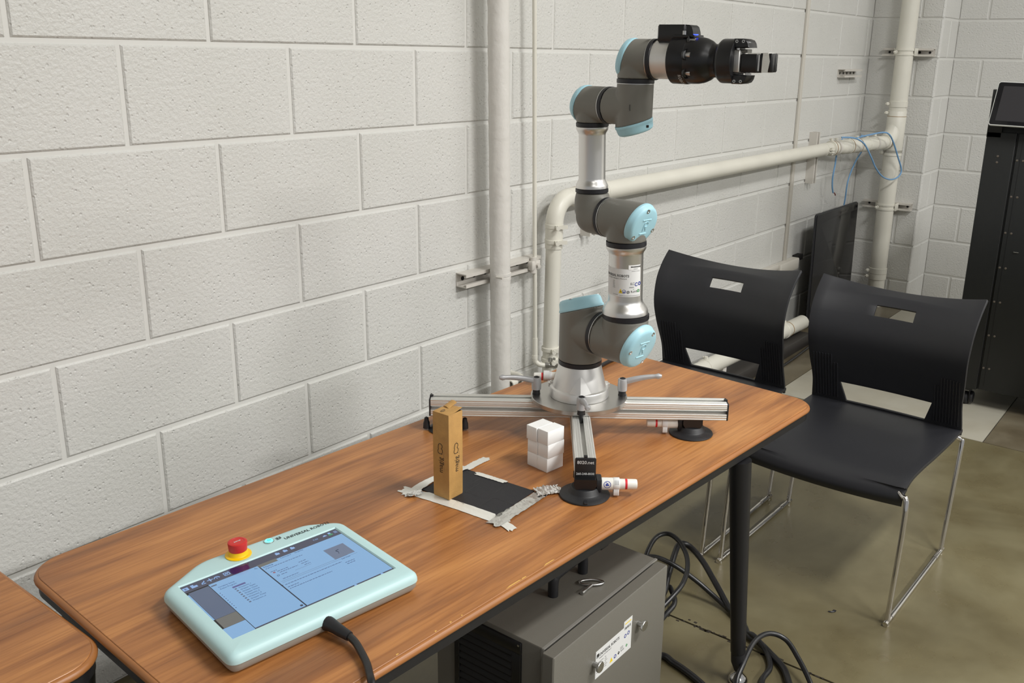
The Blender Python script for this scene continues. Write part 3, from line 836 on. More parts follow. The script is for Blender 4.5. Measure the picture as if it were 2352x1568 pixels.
def suction(pos, side, labelled=False, scale=1.0):
    """vacuum cup under a rail; pump cylinder sticking out along side"""
    p = Vector((pos.x, pos.y, T)); s = Vector(side).normalized()
    cup = obj('suction_cup', MB().lathe(p, ZV, [(.0455 * scale, .0003), (.0470 * scale, .0016), (.0462 * scale, .0036), (.0400 * scale, .0062), (.0310, .0075), (.0290, .0095), (.0262, .0170), (.0245, .0185), (.0, .0185)], 48, (True, False)), M['black_soft'], st)
    f = s.cross(ZV)
    F = frame(p + ZV * .0185, s, ZV.cross(s))
    mb = MB()
    # wedge shaped cast bracket
    prof = [(-.0195, .0195), (.0195, .0195), (.0195, .0085), (.0085, -.0085), (-.0085, -.0085), (-.0195, .0085)]
    Fb = frame(p + ZV * .0180, s, ZV)                  # x = side, y = up, z = -f
    mb.prism([(x, y) for x, y in prof], -.019, .019, .0012, Fb)
    obj('bracket', mb, M['gripper'], cup)
    mb = MB().box(.0195, .0305, -.013, .013, -.0075, .0185, .002, frame(p + ZV * .0180, s, ZV.cross(s)))
    obj('pump_block', mb, M['black_soft'], cup)
    a = p + ZV * (.0180 + .0048)
    obj('pump', MB().lathe(a + s * .0300, s, [(.0108, 0), (.0115, .0006), (.0115, .0330), (.0096, .0336), (.0094, .0630), (.0086, .0655), (.006, .0662)], 28), M['white_plastic'], cup, 'white pump cylinder')
    obj('pump_band', MB().lathe(a + s * .0735, s, [(.00955, 0), (.00975, .0002), (.00975, .0040), (.00955, .0042)], 28), M['red_band'], cup, 'red band')
    mb = MB().box(.0522, .0625, -.0105, .0105, -.0185, -.0040, .0006, frame(a, s, ZV.cross(s)))
    mb.lathe(a + s * .0520, s, [(.0118, 0), (.0120, .0004), (.0120, .0108), (.0118, .0112)], 28)
    obj('pump_clip', mb, M['white_paper'], cup)
    mb = MB().box(-.0035, .0035, -.0475, -.0335, .0040, .0070, .001, frame(p, s, ZV.cross(s)))
    obj('release_tab', mb, M['black_soft'], cup)
    if labelled:
        mb = MB(); Fl = frame(a + s * .030, s, f.cross(s) * 1.0)
        k = .0116
        # round blue symbol wrapped on the pump, seen from the front
        Fq = frame(a + s * .0405, s, ZV)
        ring_pts = []
        for r0, r1 in ((.0055, .0066),):
            for q in range(40):
                a0, a1 = 2*PI*q/40, 2*PI*(q+1)/40
                w = []
                for rr, an in ((r0, a0), (r1, a0), (r1, a1), (r0, a1)):
                    x = rr * math.cos(an); y = rr * math.sin(an) + .0035
                    th_ = y / k
                    w.append(a + s * (.0405 + x) + (-f if False else f) * 0 + (ZV * math.sin(th_) + FRONT * math.cos(th_)) * (k + .0001))
                mb.add(w, [(0, 1, 2, 3)])
        for (cx, cy, rr) in ((-.0012, .0020, .0022), (.0018, .0016, .0016), (.0006, .0046, .0012), (-.002, .006, .001)):
            w = []
            for q in range(12):
                an = 2*PI*q/12; x = cx + rr * math.cos(an); y = cy + rr * math.sin(an) + .001; th_ = y / k
                w.append(a + s * (.0405 + x) + (ZV * math.sin(th_) + FRONT * math.cos(th_)) * (k + .0001))
            mb.add(w, [tuple(range(12))])
        obj('warning_symbol', mb, M['ink_blue'], cup, 'blue warning symbol')
        mb = MB()
        for i_ in range(5):
            for j_ in range(3):
                th_ = (.004 + i_ * .0016) / k; x = .0540 + j_ * .0028
                w = [a + s * xx + (ZV * math.sin(tt) + FRONT * math.cos(tt)) * (k + .0006) for xx, tt in ((x, th_), (x + .0018, th_), (x + .0018, th_ + .05), (x, th_ + .05))]
                mb.add(w, [(0, 1, 2, 3)])
        o = obj('small_print', mb, M['ink_grey'], cup); o['kind'] = 'stuff'
    return cup
FRONT = -V_
suction(BC - V_ * .298, E_, labelled=True)
suction(BC + E_ * .243, -E_)
suction(BC - E_ * .283, V_, scale=.80)
suction(BC + V_ * .283, -E_)
# side ears of the left cup, seen past the carton
for sg in (-1, 1):
    p = BC - E_ * .283 + E_ * sg * .041 + ZV * (T + .004) - V_ * .004
    obj('cup_ear', MB().lathe(p, ZV, [(.0075, 0), (.0068, .012), (.0052, .017), (.0045, .023), (.002, .025)], 16), M['black_soft'], st)

def clamp_handle(p, lever_dir, z0=None, short=False):
    z0 = PZ if z0 is None else z0
    p = Vector((p.x, p.y, z0)); d = Vector(lever_dir).normalized()
    o = obj('clamp_handle', MB().lathe(p + ZV * .0105, ZV, [(.0072, 0), (.0100, .0004), (.0103, .010), (.0098, .0235), (.0088, .0262), (.0055, .0268), (.0055, .0255)], 28), M['lever'], st, 'silver clamp lever')
    obj('stud', MB().lathe(p + ZV * .0002, ZV, [(.0085, 0), (.0085, .0012), (.0079, .0012), (.0079, .0108)], 24), M['black_soft'], o, 'black stud')
    obj('push_button', MB().lathe(p + ZV * .0366, ZV, [(.0062, 0), (.0062, .0012), (.0045, .0022), (.0028, .0024), (.0026, .0016)], 24), M['black_soft'], o, 'black push button')
    # lever: flattened arm rising slightly, paddle end
    a = p + ZV * .028; rings = []
    L = .078
    for k in range(13):
        s = k / 12; c = a + d * (.004 + L * s) + ZV * (.002 + .014 * s + .003 * math.sin(s * PI))
        w = (.0058 - .0022 * s + (.0022 if s > .88 else 0)); h = (.0072 - .0030 * s + (.0018 if s > .88 else 0))
        if k == 12: w *= .55; h *= .55
        side = d.cross(ZV)
        rings.append([c + side * w * math.cos(2*PI*q/14) + ZV * h * math.sin(2*PI*q/14) for q in range(14)])
    obj('lever', MB().loft(rings), M['lever'], o, sharp=50)
clamp_handle(BC - E_ * .0905, Vector((-.066, .044, 0)))
clamp_handle(BC + E_ * .0915, Vector((.048, -.062, 0)))
clamp_handle(BC - V_ * .1085, -V_ * .97 + E_ * .10, PZ - .002)
pslot = BC - V_ * .1085
obj('slot_bolt', MB().lathe(Vector((pslot.x, pslot.y, .640)), ZV, [(.0040, 0), (.0040, .026)], 16), M['black_soft'], st)
# curled sticker on the rear pump
pt = BC + V_ * .283 - E_ * .062 + ZV * (T + .024)
mb = MB(); rows = []
for k in range(14):
    a = -1.6 + 4.2 * k / 13; r = .0125 + .0012 * k / 13
    rows.append([pt - E_ * (.014 * q - .004) + V_ * (-math.cos(a) * r) + ZV * (math.sin(a) * r) for q in (0, .5, 1)])
mb.grid(rows); o = obj('curled_label', mb, M['white_paper'], st, 'curled white label')

# ================================================================== ROBOT ARM
arm = thing('industrial_robot', 'grey jointed robot arm with pale blue caps and black gripper', 'robot', (BC.x, BC.y, PZ))
def fused(name, mb, mt, label=None, voxel=.0019, smooth=9):
    """joined tubes melted into one casting with soft fillets"""
    me = mb.mesh(name)
    o = bpy.data.objects.new('tmp', me); COL.objects.link(o)
    r = o.modifiers.new('r', 'REMESH'); r.mode = 'VOXEL'; r.voxel_size = voxel
    s = o.modifiers.new('s', 'SMOOTH'); s.factor = .5; s.iterations = smooth
    dg = bpy.context.evaluated_depsgraph_get()
    m2 = bpy.data.meshes.new_from_object(o.evaluated_get(dg)); m2.name = name
    bpy.data.objects.remove(o); bpy.data.meshes.remove(me)
    m2.transform(ROOTM[arm.name].inverted()); m2.shade_smooth()
    return link(name, m2, mt, arm, label)
ha = math.radians(-98); hd = Vector((math.cos(ha), math.sin(ha), 0)); hs = ZV.cross(hd)     # shoulder axis, and sideways
ga = math.radians(-86); gd = Vector((math.cos(ga), math.sin(ga), 0)); gs = ZV.cross(gd)     # tool axis
def ring(p, ax, r, w, name='seal_ring'):
    ax = Vector(ax).normalized()
    return obj(name, MB().lathe(Vector(p) - ax * w/2, ax, [(r - .0012, 0), (r, .0006), (r, w - .0006), (r - .0012, w)], 56), M['ring_black'], arm, 'black seal ring')
def thin_ring(p, ax, r, w=.0014):
    ax = Vector(ax).normalized()
    return obj('metal_ring', MB().lathe(Vector(p) - ax * w/2, ax, [(r, 0), (r, w)], 56), M['steel'], arm)
def slanted(mb, p, ax, r, l0, l1, tiltdir, tilt, n=56):
    """cylinder from l0 to an oblique end plane at l1"""
    p = Vector(p); ax = Vector(ax).normalized(); td = Vector(tiltdir); td = (td - ax * td.dot(ax)).normalized(); w = ax.cross(td)
    A = []; B = []
    for k in range(n):
        a = 2*PI*k/n; q = td * math.cos(a) + w * math.sin(a)
        A.append(p + ax * l0 + q * r); B.append(p + ax * (l1 + math.cos(a) * r * math.tan(tilt)) + q * r)
    mb.loft([A, B]); return mb
def joint_cap(p, ax, r, l1, tiltdir, tilt, dome=.016, screws=True, mark=True, spin=0.0):
    """pale blue lid on an oblique joint end: flange, lip, shallow domed face"""
    p = Vector(p); ax = Vector(ax).normalized(); td = Vector(tiltdir); td = (td - ax * td.dot(ax)).normalized(); w = ax.cross(td)
    n = 56; rings = []
    nrm = (ax - td * math.tan(tilt)).normalized()
    def loop(k, lift):
        o = []
        for q in range(n):
            a = 2*PI*q/n; d = td * math.cos(a) + w * math.sin(a)
            o.append(p + ax * (l1 + math.cos(a) * r * k * math.tan(tilt)) + d * r * k + nrm * lift)
        return o
    for k, lift in ((1.012, -.0005), (1.022, .001), (1.022, .0035), (1.0, .0052), (.985, .0062), (.955, dome * .70), (.90, dome * .88), (.80, dome * .97), (.45, dome), (.05, dome)):
        rings.append(loop(k, lift))
    o = obj('joint_cap', MB().loft(rings), M['robot_blue'], arm, 'pale blue joint cap', sharp=45)
    cen = p + ax * l1
    if screws:
        for k in range(3):
            a = spin + 2*PI*k/3; d = td * math.cos(a) + w * math.sin(a)
            q = cen + d * r * .80 + ax * (math.cos(a) * r * .80 * math.tan(tilt)) + nrm * (dome * .93)
            obj('screw', MB().lathe(q, nrm, [(.0042, .0), (.0042, .0012), (.0022, .0013), (.0018, .0004)], 14), M['steel'], o)
    if mark:
        upd = ZV - nrm * ZV.dot(nrm)
        if upd.length < .3: upd = w
        F = frame(cen + nrm * (dome + .0002), upd.cross(nrm), upd)
        mb = MB()
        s = r * .42
        def stroke(pts, wd=.0011): mb.tube([F @ Vector((x * s, y * s, 0)) for x, y in pts], wd, n=6, res=4)
        stroke([(-.75, .9), (.75, .9)]); stroke([(-.65, -.9), (.55, -.9)])
        stroke([(-.25, -.55), (-.25, .35), (-.1, .6), (.25, .6), (.4, .35), (.25, .05), (-.05, .02)])
        stroke([(.0, .0), (.3, -.5)])
        obj('embossed_mark', mb, M['robot_blue'], o)
    return o
def flared_tube(name, p0, p1, r, r0, r1, mt):
    p0 = Vector(p0); p1 = Vector(p1); L = (p1 - p0).length
    prof = [(r0 - .001, 0), (r0, .0008)]
    for k in range(1, 9):
        s = k / 8; prof.append((r + (r0 - r) * (0.5 + 0.5 * math.cos(PI * s)), .003 + .019 * s * (1.4 if r0 - r > .008 else .9)))
    for k in range(9):
        s = k / 8; prof.append((r + (r1 - r) * (0.5 - 0.5 * math.cos(PI * s)), L - .016 + .013 * s))
    prof += [(r1, L - .0008), (r1 - .001, L)]
    return obj(name, MB().lathe(p0, p1 - p0, prof, 64), mt, arm)

# base
b0 = Vector((BC.x, BC.y, PZ))
base = obj('base', MB().lathe(b0, ZV, [(.0618, 0), (.0626, .0008), (.0626, .0165), (.0610, .0195), (.0585, .0205), (.0565, .0212), (.0448, .0690), (.0440, .0705)], 80), M['alu_cast'], arm, 'satin aluminium base casting', sharp=30)
# hollow arch in the front of the base, with a stiff web
fdir = (-V_ - E_ * .0).normalized()
def on_cone(z, off): return .0565 + (.0448 - .0565) * (z - .0212) / (.0690 - .0212) + off
mb = MB(); rows = []
for k in range(13):
    s = k / 12; z = .0195 + .036 * s
    hwid = .0225 * (1 - s) ** .75 + .0006
    row = []
    for q in range(9):
        u = -1 + 2*q/8; x = hwid * u
        rr = on_cone(z, .0006); dep = (1 - u*u) * .012 * (1 - s) * (1 if k > 0 else .2)
        y = math.sqrt(max(rr*rr - x*x, 0)) - 0
        row.append(b0 + E_ * x + fdir * (y + .0004 + .0045 * (1 - s) * (1 - abs(u))) + ZV * z)
    rows.append(row)
mb.grid(rows); obj('base_web', mb, M['alu_cast'], arm, sharp=12)
for k, a in enumerate((-88, 88, 25, 180)):
    d = E_ * math.sin(math.radians(a)) * 1 + fdir * math.cos(math.radians(a)) if k < 2 else E_ * math.cos(math.radians(a)) - fdir * math.sin(math.radians(a))
for sg in (-1, 1):
    d = (E_ * sg * .98 - fdir * .25).normalized()
    obj('base_bolt', MB().lathe(b0 + d * .0585 + ZV * .0206, ZV, [(.0055, 0), (.0055, .004), (.003, .004), (.003, .002)], 16).lathe(b0 + d * .0605 + ZV * .013, ZV, [(.0075, 0), (.0075, .0078)], 20), M['alu_cast'], arm)

zs1 = PZ + .148                     # shoulder axis height
sh = Vector((BC.x, BC.y, zs1))
ring(b0 + ZV * .0752, ZV, .0455, .0098)
R1 = .0452
mb = MB().lathe(b0 + ZV * .080, ZV, [(R1, 0), (R1, zs1 - PZ - .080)], 64)
capdir = (hs * .25 + hd * -.97).normalized()
tdir = (E_ * .60 - V_ * .80).normalized()             # the lid rises towards the back right
slanted(mb, sh, ZV, R1, -.02, .0400, tdir, math.radians(20))
mb.cyl(sh, sh + hd * .052, .0440, n=64)
fused('shoulder_housing', mb, M['robot_grey'])
joint_cap(sh, ZV, R1 * .995, .0400, tdir, math.radians(20), .0250, mark=False, spin=PI - .15)
ring(sh + hd * .0565, hd, .0450, .0095); thin_ring(sh + hd * .0620, hd, .0450)
# upper arm joint
OFF = .118
ua = sh + hd * OFF - ZV * .003
mb = MB().cyl(sh + hd * .0622 - ZV * .003, ua, .0442, n=64)
slanted(mb, ua, hd, .0442, -.045, .030, -ZV, math.radians(-20))
mb.cyl(ua, ua + ZV * .050, .0452, n=64)
fused('upper_arm_joint', mb, M['robot_grey'])
joint_cap(ua, hd, .0440, .030, -ZV, math.radians(-20), .017, spin=.5)
ring(ua + ZV * .0548, ZV, .0462, .0095)
LEAN = -E_ * .0065
el = ua + ZV * .243 + LEAN
d1 = (el - ua).normalized()
flared_tube('upper_arm_tube', ua + d1 * .060, el - d1 * .0475, .0335, .0455, .0390, M['alu_tube'])
ring(el - d1 * .0430, d1, .0392, .0085)
# elbow
R2 = .0385
mb = MB().cyl(el - d1 * .0388, el, R2, n=56)
slanted(mb, el, hd, R2, -.040, .030, -ZV, math.radians(-20))
mb.cyl(el - hd * .0455, el, .0378, n=56)
fused('elbow_housing', mb, M['robot_grey'])
joint_cap(el, hd, R2 * .995, .030, -ZV, math.radians(-20), .016, spin=3.3)
ring(el - hd * .0495, hd, .0386, .0080); thin_ring(el - hd * .0448, hd, .0386)
fa = el - hd * .0905
mb = MB().tube([el - hd * .0535, el - hd * .066, fa + hd * .012 + ZV * .003, fa + ZV * .016 + hd * .001, fa + ZV * .030, fa + ZV * .0445], [.0376, .0372, .0372, .0370, .0350, .0322], n=48, smooth=False)
mb.lathe(fa, hd, [(.022, -.021), (.034, -.012), (.037, 0), (.0376, .037)], 48)
fused('elbow_bend', mb, M['robot_grey'], smooth=22)
w1 = fa + ZV * .213 + LEAN * .9
d2 = (w1 - fa).normalized()
ring(fa + d2 * .0485, d2, .0325, .0075)
flared_tube('forearm_tube', fa + d2 * .0525, w1 - d2 * .0415, .0262, .0318, .0312, M['alu_tube'])
ring(w1 - d2 * .0375, d2, .0318, .0075)
# wrist 1
R3 = .0340
mb = MB().cyl(w1 - d2 * .0338, w1, .0312, n=48)
mb.cyl(w1 - hd * .012, w1 + hd * .0405, R3, n=56)
slanted(mb, w1, -hd, R3, -.02, .0185, ZV, math.radians(-16))
fused('wrist_housing', mb, M['robot_grey'], voxel=.0016)
joint_cap(w1, -hd, R3 * .995, .0185, ZV, math.radians(-16), .014, screws=False, mark=False)
ring(w1 + hd * .0445, hd, .0346, .0078); thin_ring(w1 + hd * .0398, hd, .0344)
# wrist 2
w2 = w1 + hd * .104
mb = MB().cyl(w1 + hd * .0484, w2, R3, n=56)
mb.cyl(w2, w2 + ZV * .0425, .0338, n=56)
slanted(mb, w2, -ZV, .0338, -.02, .0275, (E_ * .92 + V_ * .1), math.radians(-17))
fused('wrist_housing', mb, M['robot_grey'], voxel=.0016)
lc = joint_cap(w2, -ZV, .0338, .0275, (E_ * .92 + V_ * .1), math.radians(-17), .020, screws=False, mark=False)
q = w2 - ZV * .0325 + E_ * .0225 - V_ * .0245
obj('screw_pocket', MB().box(-.0028, .0028, -.003, .003, -.0022, .0022, .0004, frame(q, E_, V_)), M['dark'], lc)
ring(w2 + ZV * .0468, ZV, .0346, .0078); thin_ring(w2 + ZV * .0420, ZV, .0342)
# wrist 3 and tool flange
w3 = w2 + ZV * .0850
mb = MB().cyl(w3 - ZV * .0345, w3, .0338, n=56)
mb.cyl(w3 - gd * .012, w3 + gd * .0335, .0355, n=56)
slanted(mb, w3, -gd, .0355, -.02, .0120, ZV, math.radians(-17))
fused('wrist_housing', mb, M['robot_grey'], voxel=.0016)
joint_cap(w3, -gd, .0354, .0120, ZV, math.radians(-17), .014, screws=False, mark=False)
ring(w3 + gd * .0375, gd, .0360, .0078); thin_ring(w3 + gd * .0332, gd, .0358)
obj('tool_flange', MB().lathe(w3 + gd * .0414, gd, [(.0325, 0), (.0335, .0006), (.0335, .0345), (.0328, .035)], 56), M['alu_cast'], arm, 'silver tool flange')
# scuffs on the grey paint
mb = MB()
for c, r_, a0, ln, dd in ((w3 + gd * -.002, .0358, 1.05, .006, gd), (w3 + gd * .018, .0358, .95, .005, gd + ZV * .4)):
    pp = c + (ZV * math.sin(a0) - V_ * math.cos(a0)) * (r_ - .0004)
    mb.tube([pp, pp + dd * ln * .5 - ZV * .001, pp + dd * ln], .0005, n=5)
fv = w2 - V_ * .0338 - E_ * .012
mb.tube([fv + ZV * .006, fv, fv - ZV * .005 + E_ * .0008], .0006, n=5)
o = obj('scuff_mark', mb, M['ink'], arm); o['kind'] = 'stuff'

# ---- gripper, wrist camera
gp = obj('gripper_coupling', MB().lathe(w3 + gd * .0765, gd, [(.0395, 0), (.0408, .001), (.0408, .030), (.0400, .0315)], 64), M['gripper'], arm, 'black gripper coupling')
gb = obj('gripper_body', MB().lathe(w3 + gd * .1080, gd, [(.0398, 0), (.0400, .006), (.0395, .018), (.0375, .028), (.0335, .037), (.0295, .0420), (.0280, .0450), (.0280, .0530), (.0300, .0535), (.0330, .0560), (.0365, .0600), (.0370, .0625), (.0370, .0860), (.0362, .0865)], 64), M['gripper'], arm, 'black gripper body', sharp=50)
# scooped recesses with screws around the neck
fw = -V_
for a in (14, -34, 62, 110, 160, 210):
    ar = math.radians(a); dr = (gd.cross(ZV) * 0 + (ZV * math.sin(ar) + (gs * -1) * math.cos(ar)))
    q = w3 + gd * .1100 + dr * .0362
    obj('recess', MB().lathe(q + gd * .004, (gd * .85 + dr * .5), [(.0098, -.002), (.0100, .0030), (.0082, .0010)], 24), M['vent'], gb)
    obj('socket_screw', MB().lathe(q + gd * .0015, gd, [(.0050, 0), (.0052, .0105), (.0030, .0107), (.0026, .0070)], 18), M['steel'], gb, 'steel socket screw')
hx = w3 + gd * .1700
# black jaws: two guard blocks above and below the fingers
fwd0 = .1920
def gbox(name, x0, x1, y0, y1, z0, z1, b, mt, parent=gb, label=None):
    return obj(name, MB().box(x0, x1, y0, y1, z0, z1, b, frame(w3, gd, ZV.cross(gd))), mt, parent, label)
# local axes: x along the tool, y = ZV x gd (to the viewer's left of the tool), z up
G = frame(w3, gd, ZV.cross(gd))
for sg in (1, -1):
    pr = [(.1930, .0370), (.2080, .0370), (.2150, .0345), (.2185, .0290), (.2200, .0225), (.1930, .0215)]
    mb = MB(); rings = []
    for y in (-.020, -.018, .018, .020):
        i = .0015 if abs(y) > .019 else 0
        rings.append([G @ Vector((x - (i if x > .2 else 0), y, sg * (z - (i if z > .03 else -i)))) for x, z in pr])
    mb.loft(rings if sg > 0 else rings)
    jb = obj('guard_block', mb, M['gripper'], gb)
    for x in (.198, .2095):
        pp = G @ Vector((x, -.0195, sg * .0325))
        obj('guard_screw', MB().lathe(pp, G.to_3x3() @ Vector((0, -1, 0)), [(.0026, -.003), (.0026, .0012), (.0014, .0012), (.0012, .0)], 14), M['steel'], jb)
gbox('jaw_block', .1925, .2040, -.0185, -.0010, -.0175, .0185, .0012, M['alu_cast'], label='bare steel jaw block')
gbox('jaw_block', .1925, .2040, .0010, .0185, -.0175, .0185, .0012, M['alu_cast'], label='bare steel jaw block')
mb = MB()
for z in (.0205, ):
    pass
for k, x in enumerate((.2005, .2035)):
    pp = G @ Vector((x, -.0205 - k * .0045, .0186)); obj('jaw_screw', MB().lathe(pp, ZV, [(.0024, 0), (.0024, .003), (.0013, .003), (.0011, .0015)], 12), M['steel'], gb)
gbox('slide_plate', .1900, .2145, -.010, .010, .0140, .0200, .0008, M['robot_grey'])
gbox('slide_plate', .1985, .2140, -.010, .010, -.0195, -.0150, .0008, M['steel'])
for k in range(3):
    pp = G @ Vector((.2165 + .003 * k, -.012, -.0185)); obj('jaw_screw', MB().lathe(pp, -ZV, [(.0022, 0), (.0022, .003), (.0012, .003), (.001, .0015)], 12), M['steel'], gb)
fing = gbox('finger', .2045, .2345, -.0150, -.0008, -.0180, .0125, .002, M['gripper'], arm, 'black finger')
gbox('finger', .2045, .2345, .0008, .0150, -.0180, .0125, .002, M['gripper'], arm, 'black finger')
for y0, y1 in ((-.0135, -.0006), (.0006, .0135)):
    o = gbox('fingertip', .2375, .2600, y0, y1, -.0165, .0140, .0022, M['gripper'], arm, 'black fingertip')
    tp = MB()
    pr = [(.2425, -.0172), (.2530, -.0172), (.2556, .0010), (.2525, .0146), (.2432, .0146), (.2425, .002)]
    tp.loft([[G @ Vector((x, y, z)) for x, z in pr] for y in (y0 - .0004, y1 + .0004)])
    obj('fingertip_tape', tp, M['tape_matt'], o, 'silver tape')
    gbox('finger_link', .2343, .2377, y0 + .001, y1 - .001, -.015, .011, 0, M['steel'], o)
# lettering bent round the coupling, only its first letters turn into view
mb = MB()
Fc = frame(w3 + gd * .0950, Vector((0, 0, -1)), gd)
for i, chh in enumerate('ROBOTIQ'):
    an = math.radians(-40 - 9 * i); dr = (ZV * math.sin(an) - gs * math.cos(an)); tg = dr.cross(gd)
    text(mb, chh, .0085, frame(w3 + gd * .0980 + dr * .0410, -tg, gd), 'CENTER', .0001)
obj('lettering', mb, M['ink_white'], gp, 'white lettering')
# wrist camera box on top of the coupling
cm = obj('wrist_camera', MB().box(.0480, .1020, -.0190, .0165, .0300, .0595, .003, G), M['gripper'], arm, 'black wrist camera')
prc = [(.1005, .0350), (.1005, .0595), (.1075, .0590), (.1120, .0560), (.1150, .0480), (.1160, .0420)]
obj('camera_nose', MB().loft([[G @ Vector((x, y, z)) for x, z in prc] for y in (-.0160, -.0145, .0145, .0160)]), M['gripper'], cm)
obj('camera_flange', MB().box(.0790, .1200, -.0200, .0200, .0375, .0425, .001, G), M['gripper'], cm)
obj('camera_bolt', MB().lathe(G @ Vector((.1005, -.0185, .0425)), ZV, [(.0035, 0), (.0035, .0065), (.002, .0065), (.0018, .004)], 16), M['steel'], cm)
obj('status_lamp', MB().box(.1150, .1222, -.0150, -.0085, .0420, .0436, .0005, G), mat('blue_led', (20, 30, 255), .4, emit=((40, 60, 255), 6.0)), cm, 'glowing blue lamp')

# ---- lettered label wrapped round the upper arm tube
lz0, lz1 = .100, .156            # above the shoulder axis
fl = obj
RL = .0335 + .0002
fv = (-V_).normalized()
def wrap(mb, pts, lift=0.0, cz=0.0):
    """2D label points (arc length, height) -> tube surface, arc measured from the viewer-facing line"""
    out = []
    for x, y in pts:
        a = x / RL; c = ua + d1 * (cz + y)
        out.append(c + (E_ * math.sin(a) + fv * math.cos(a)) * (RL + lift))
    n = len(mb.v); mb.v.extend(out); mb.f.append(tuple(range(n, n + len(out))))
    return mb
def patch(mb, x0, x1, y0, y1, lift, cz):
    n = max(1, int(abs(x1 - x0) / .002)); rows = []
    for yy in (y0, y1):
        r_ = []
        for k in range(n + 1):
            x = x0 + (x1 - x0) * k / n; a = x / RL
            r_.append(ua + d1 * (cz + yy) + (E_ * math.sin(a) + fv * math.cos(a)) * (RL + lift))
        rows.append(r_)
    return mb.grid(rows)
LZ = .1005
lab = obj('rating_label', patch(MB(), -.072, .0300, 0, .0545, .0001, LZ), M['white_paper'], arm, 'white rating label')
obj('barcode_sticker', patch(MB(), .0020, .0285, .0535, .0625, .0004, LZ), mat('white_sticker', (.84, .84, .83), .4), lab)
mb = MB(); x = .0065
for k in range(22):
    w_ = random.choice((.0004, .0006, .0009)); patch(mb, x, x + w_, .0577, .0605, .0006, LZ); x += w_ + .0004
patch(mb, .0120, .0215, .0548, .0554, .0006, LZ)
obj('barcode', mb, M['ink'], lab)
def wtext(mb, txt, size, x, y, bold=0, sx=1.0):
    tmp = MB(); text(tmp, txt, size, Matrix.Identity(4), 'LEFT', 0, sx=sx, bold=bold)
    n = len(mb.v)
    for v in tmp.v:
        a = (x + v.x) / RL; mb.v.append(ua + d1 * (LZ + y + v.y) + (E_ * math.sin(a) + fv * math.cos(a)) * (RL + .0004))
    mb.f.extend(tuple(i + n for i in f) for f in tmp.f)
mb = MB()
wtext(mb, 'UNIVERSAL ROBOTS', .0066, -.0530, .0390, .00015, .93)
wtext(mb, 'DK-5260 Odense S, Denmark', .0036, -.0445, .0345)
wtext(mb, 'ASSEMBLED IN DENMARK', .0017, .0080, .0500)
wtext(mb, 'RoHS', .0060, .0070, .0085)
wtext(mb, 'KC', .0074, .0062, .0235, 0, .85)
for k in range(6): patch(mb, -.0300, -.0300 + .004 + .003 * random.random(), .0300 - k * .0026, .0306 - k * .0026, .0004, LZ)
for k in range(2): patch(mb, .0040, .0135, .0195 - k * .0014, .0200 - k * .0014, .0004, LZ)
patch(mb, -.0150, .0280, .0022, .0027, .0004, LZ); patch(mb, -.0290, -.018, .0035, .0040, .0004, LZ)
for k in range(3): patch(mb, .0262, .0284, .0090 + k * .0020, .0098 + k * .0020, .0004, LZ)
obj('lettering', mb, M['ink_grey'], lab, 'dark lettering')
def disc(cx, cy, r0, r1, a0=0, a1=360):
    m = MB(); n = 28
    for k in range(n):
        p, q = math.radians(a0 + (a1 - a0) * k / n), math.radians(a0 + (a1 - a0) * (k+1) / n)
        wrap(m, [(cx + r * math.cos(t), cy + r * math.sin(t)) for r, t in ((r0, p), (r1, p), (r1, q), (r0, q))], .0004, LZ)
    return m
obj('round_symbol', disc(.0190, .0245, .0024, .0038, 40, 330), M['ink_blue'], lab, 'blue round mark')
obj('round_symbol', disc(.0268, .0255, .0018, .0038), M['ink_blue'], lab, 'blue round mark')
m = disc(-.0060, .0105, .0030, .0038); m2 = disc(-.0060, .0100, .0003, .0018, 150, 400); m.add(m2.v, m2.f)
obj('round_symbol', m, M['ink_blue'], lab, 'blue round mark')
m = disc(.0020, .0095, .0019, .0028); m2 = disc(.0020, .0095, .0003, .0009); m.add(m2.v, m2.f)
obj('round_symbol', m, M['ink'], lab, 'black round mark')
m = disc(.0238, .0115, .0014, .0030); obj('round_symbol', m, M['ink_green'], lab, 'green round mark')
mb = MB(); wrap(mb, [(-.0165, .0070), (-.0088, .0070), (-.01265, .0160)], .0004, LZ); tri = obj('warning_triangle', mb, M['ink_yellow'], lab, 'yellow warning triangle')
mb = MB(); wrap(mb, [(-.0131, .0085), (-.0122, .0085), (-.0122, .0120), (-.0131, .0120)], .0006, LZ); obj('lightning_mark', mb, M['ink'], lab)
mb = MB(); wrap(mb, [(.0118, .0140), (.0128, .0139), (.0140, .0158), (.0124, .0152)], .0005, LZ); obj('leaf_mark', mb, M['ink_green'], lab)
# ================================================================== TABLET CONTROLLER
PA = math.radians(-8.8)
PUX = Vector((math.cos(PA), math.sin(PA), 0)); PUY = Vector((-math.sin(PA), math.cos(PA), 0))
PC = Vector((-.257, -.777, T))
pd = thing('teach_pendant', 'pale aqua tablet controller with lit screen and red stop button', 'controller', PC, PA)
out = rpoly([(.1515, -.119, .017), (.1515, .098, .030), (.100, .1305, .05), (-.078, .1335, .07), (-.153, .090, .022), (-.153, -.121, .017)], 8)
outn = [Vector(p) for p in out]
def inset_poly(pts, d):
    n = len(pts); o = []
    for i in range(n):
        a = (pts[i] - pts[i-1]); c = (pts[(i+1) % n] - pts[i])
        a = a.normalized() if a.length > 1e-9 else c.normalized(); c = c.normalized() if c.length > 1e-9 else a
        m = Vector((-a.y, a.x)) + Vector((-c.y, c.x)); m = m / max(m.length_squared, 1e-6) * 2
        o.append(pts[i] + m * d)
    return o
if sum(outn[i-1].cross(outn[i]) for i in range(len(outn))) < 0: outn.reverse()
ZT = .0320
mb = MB()
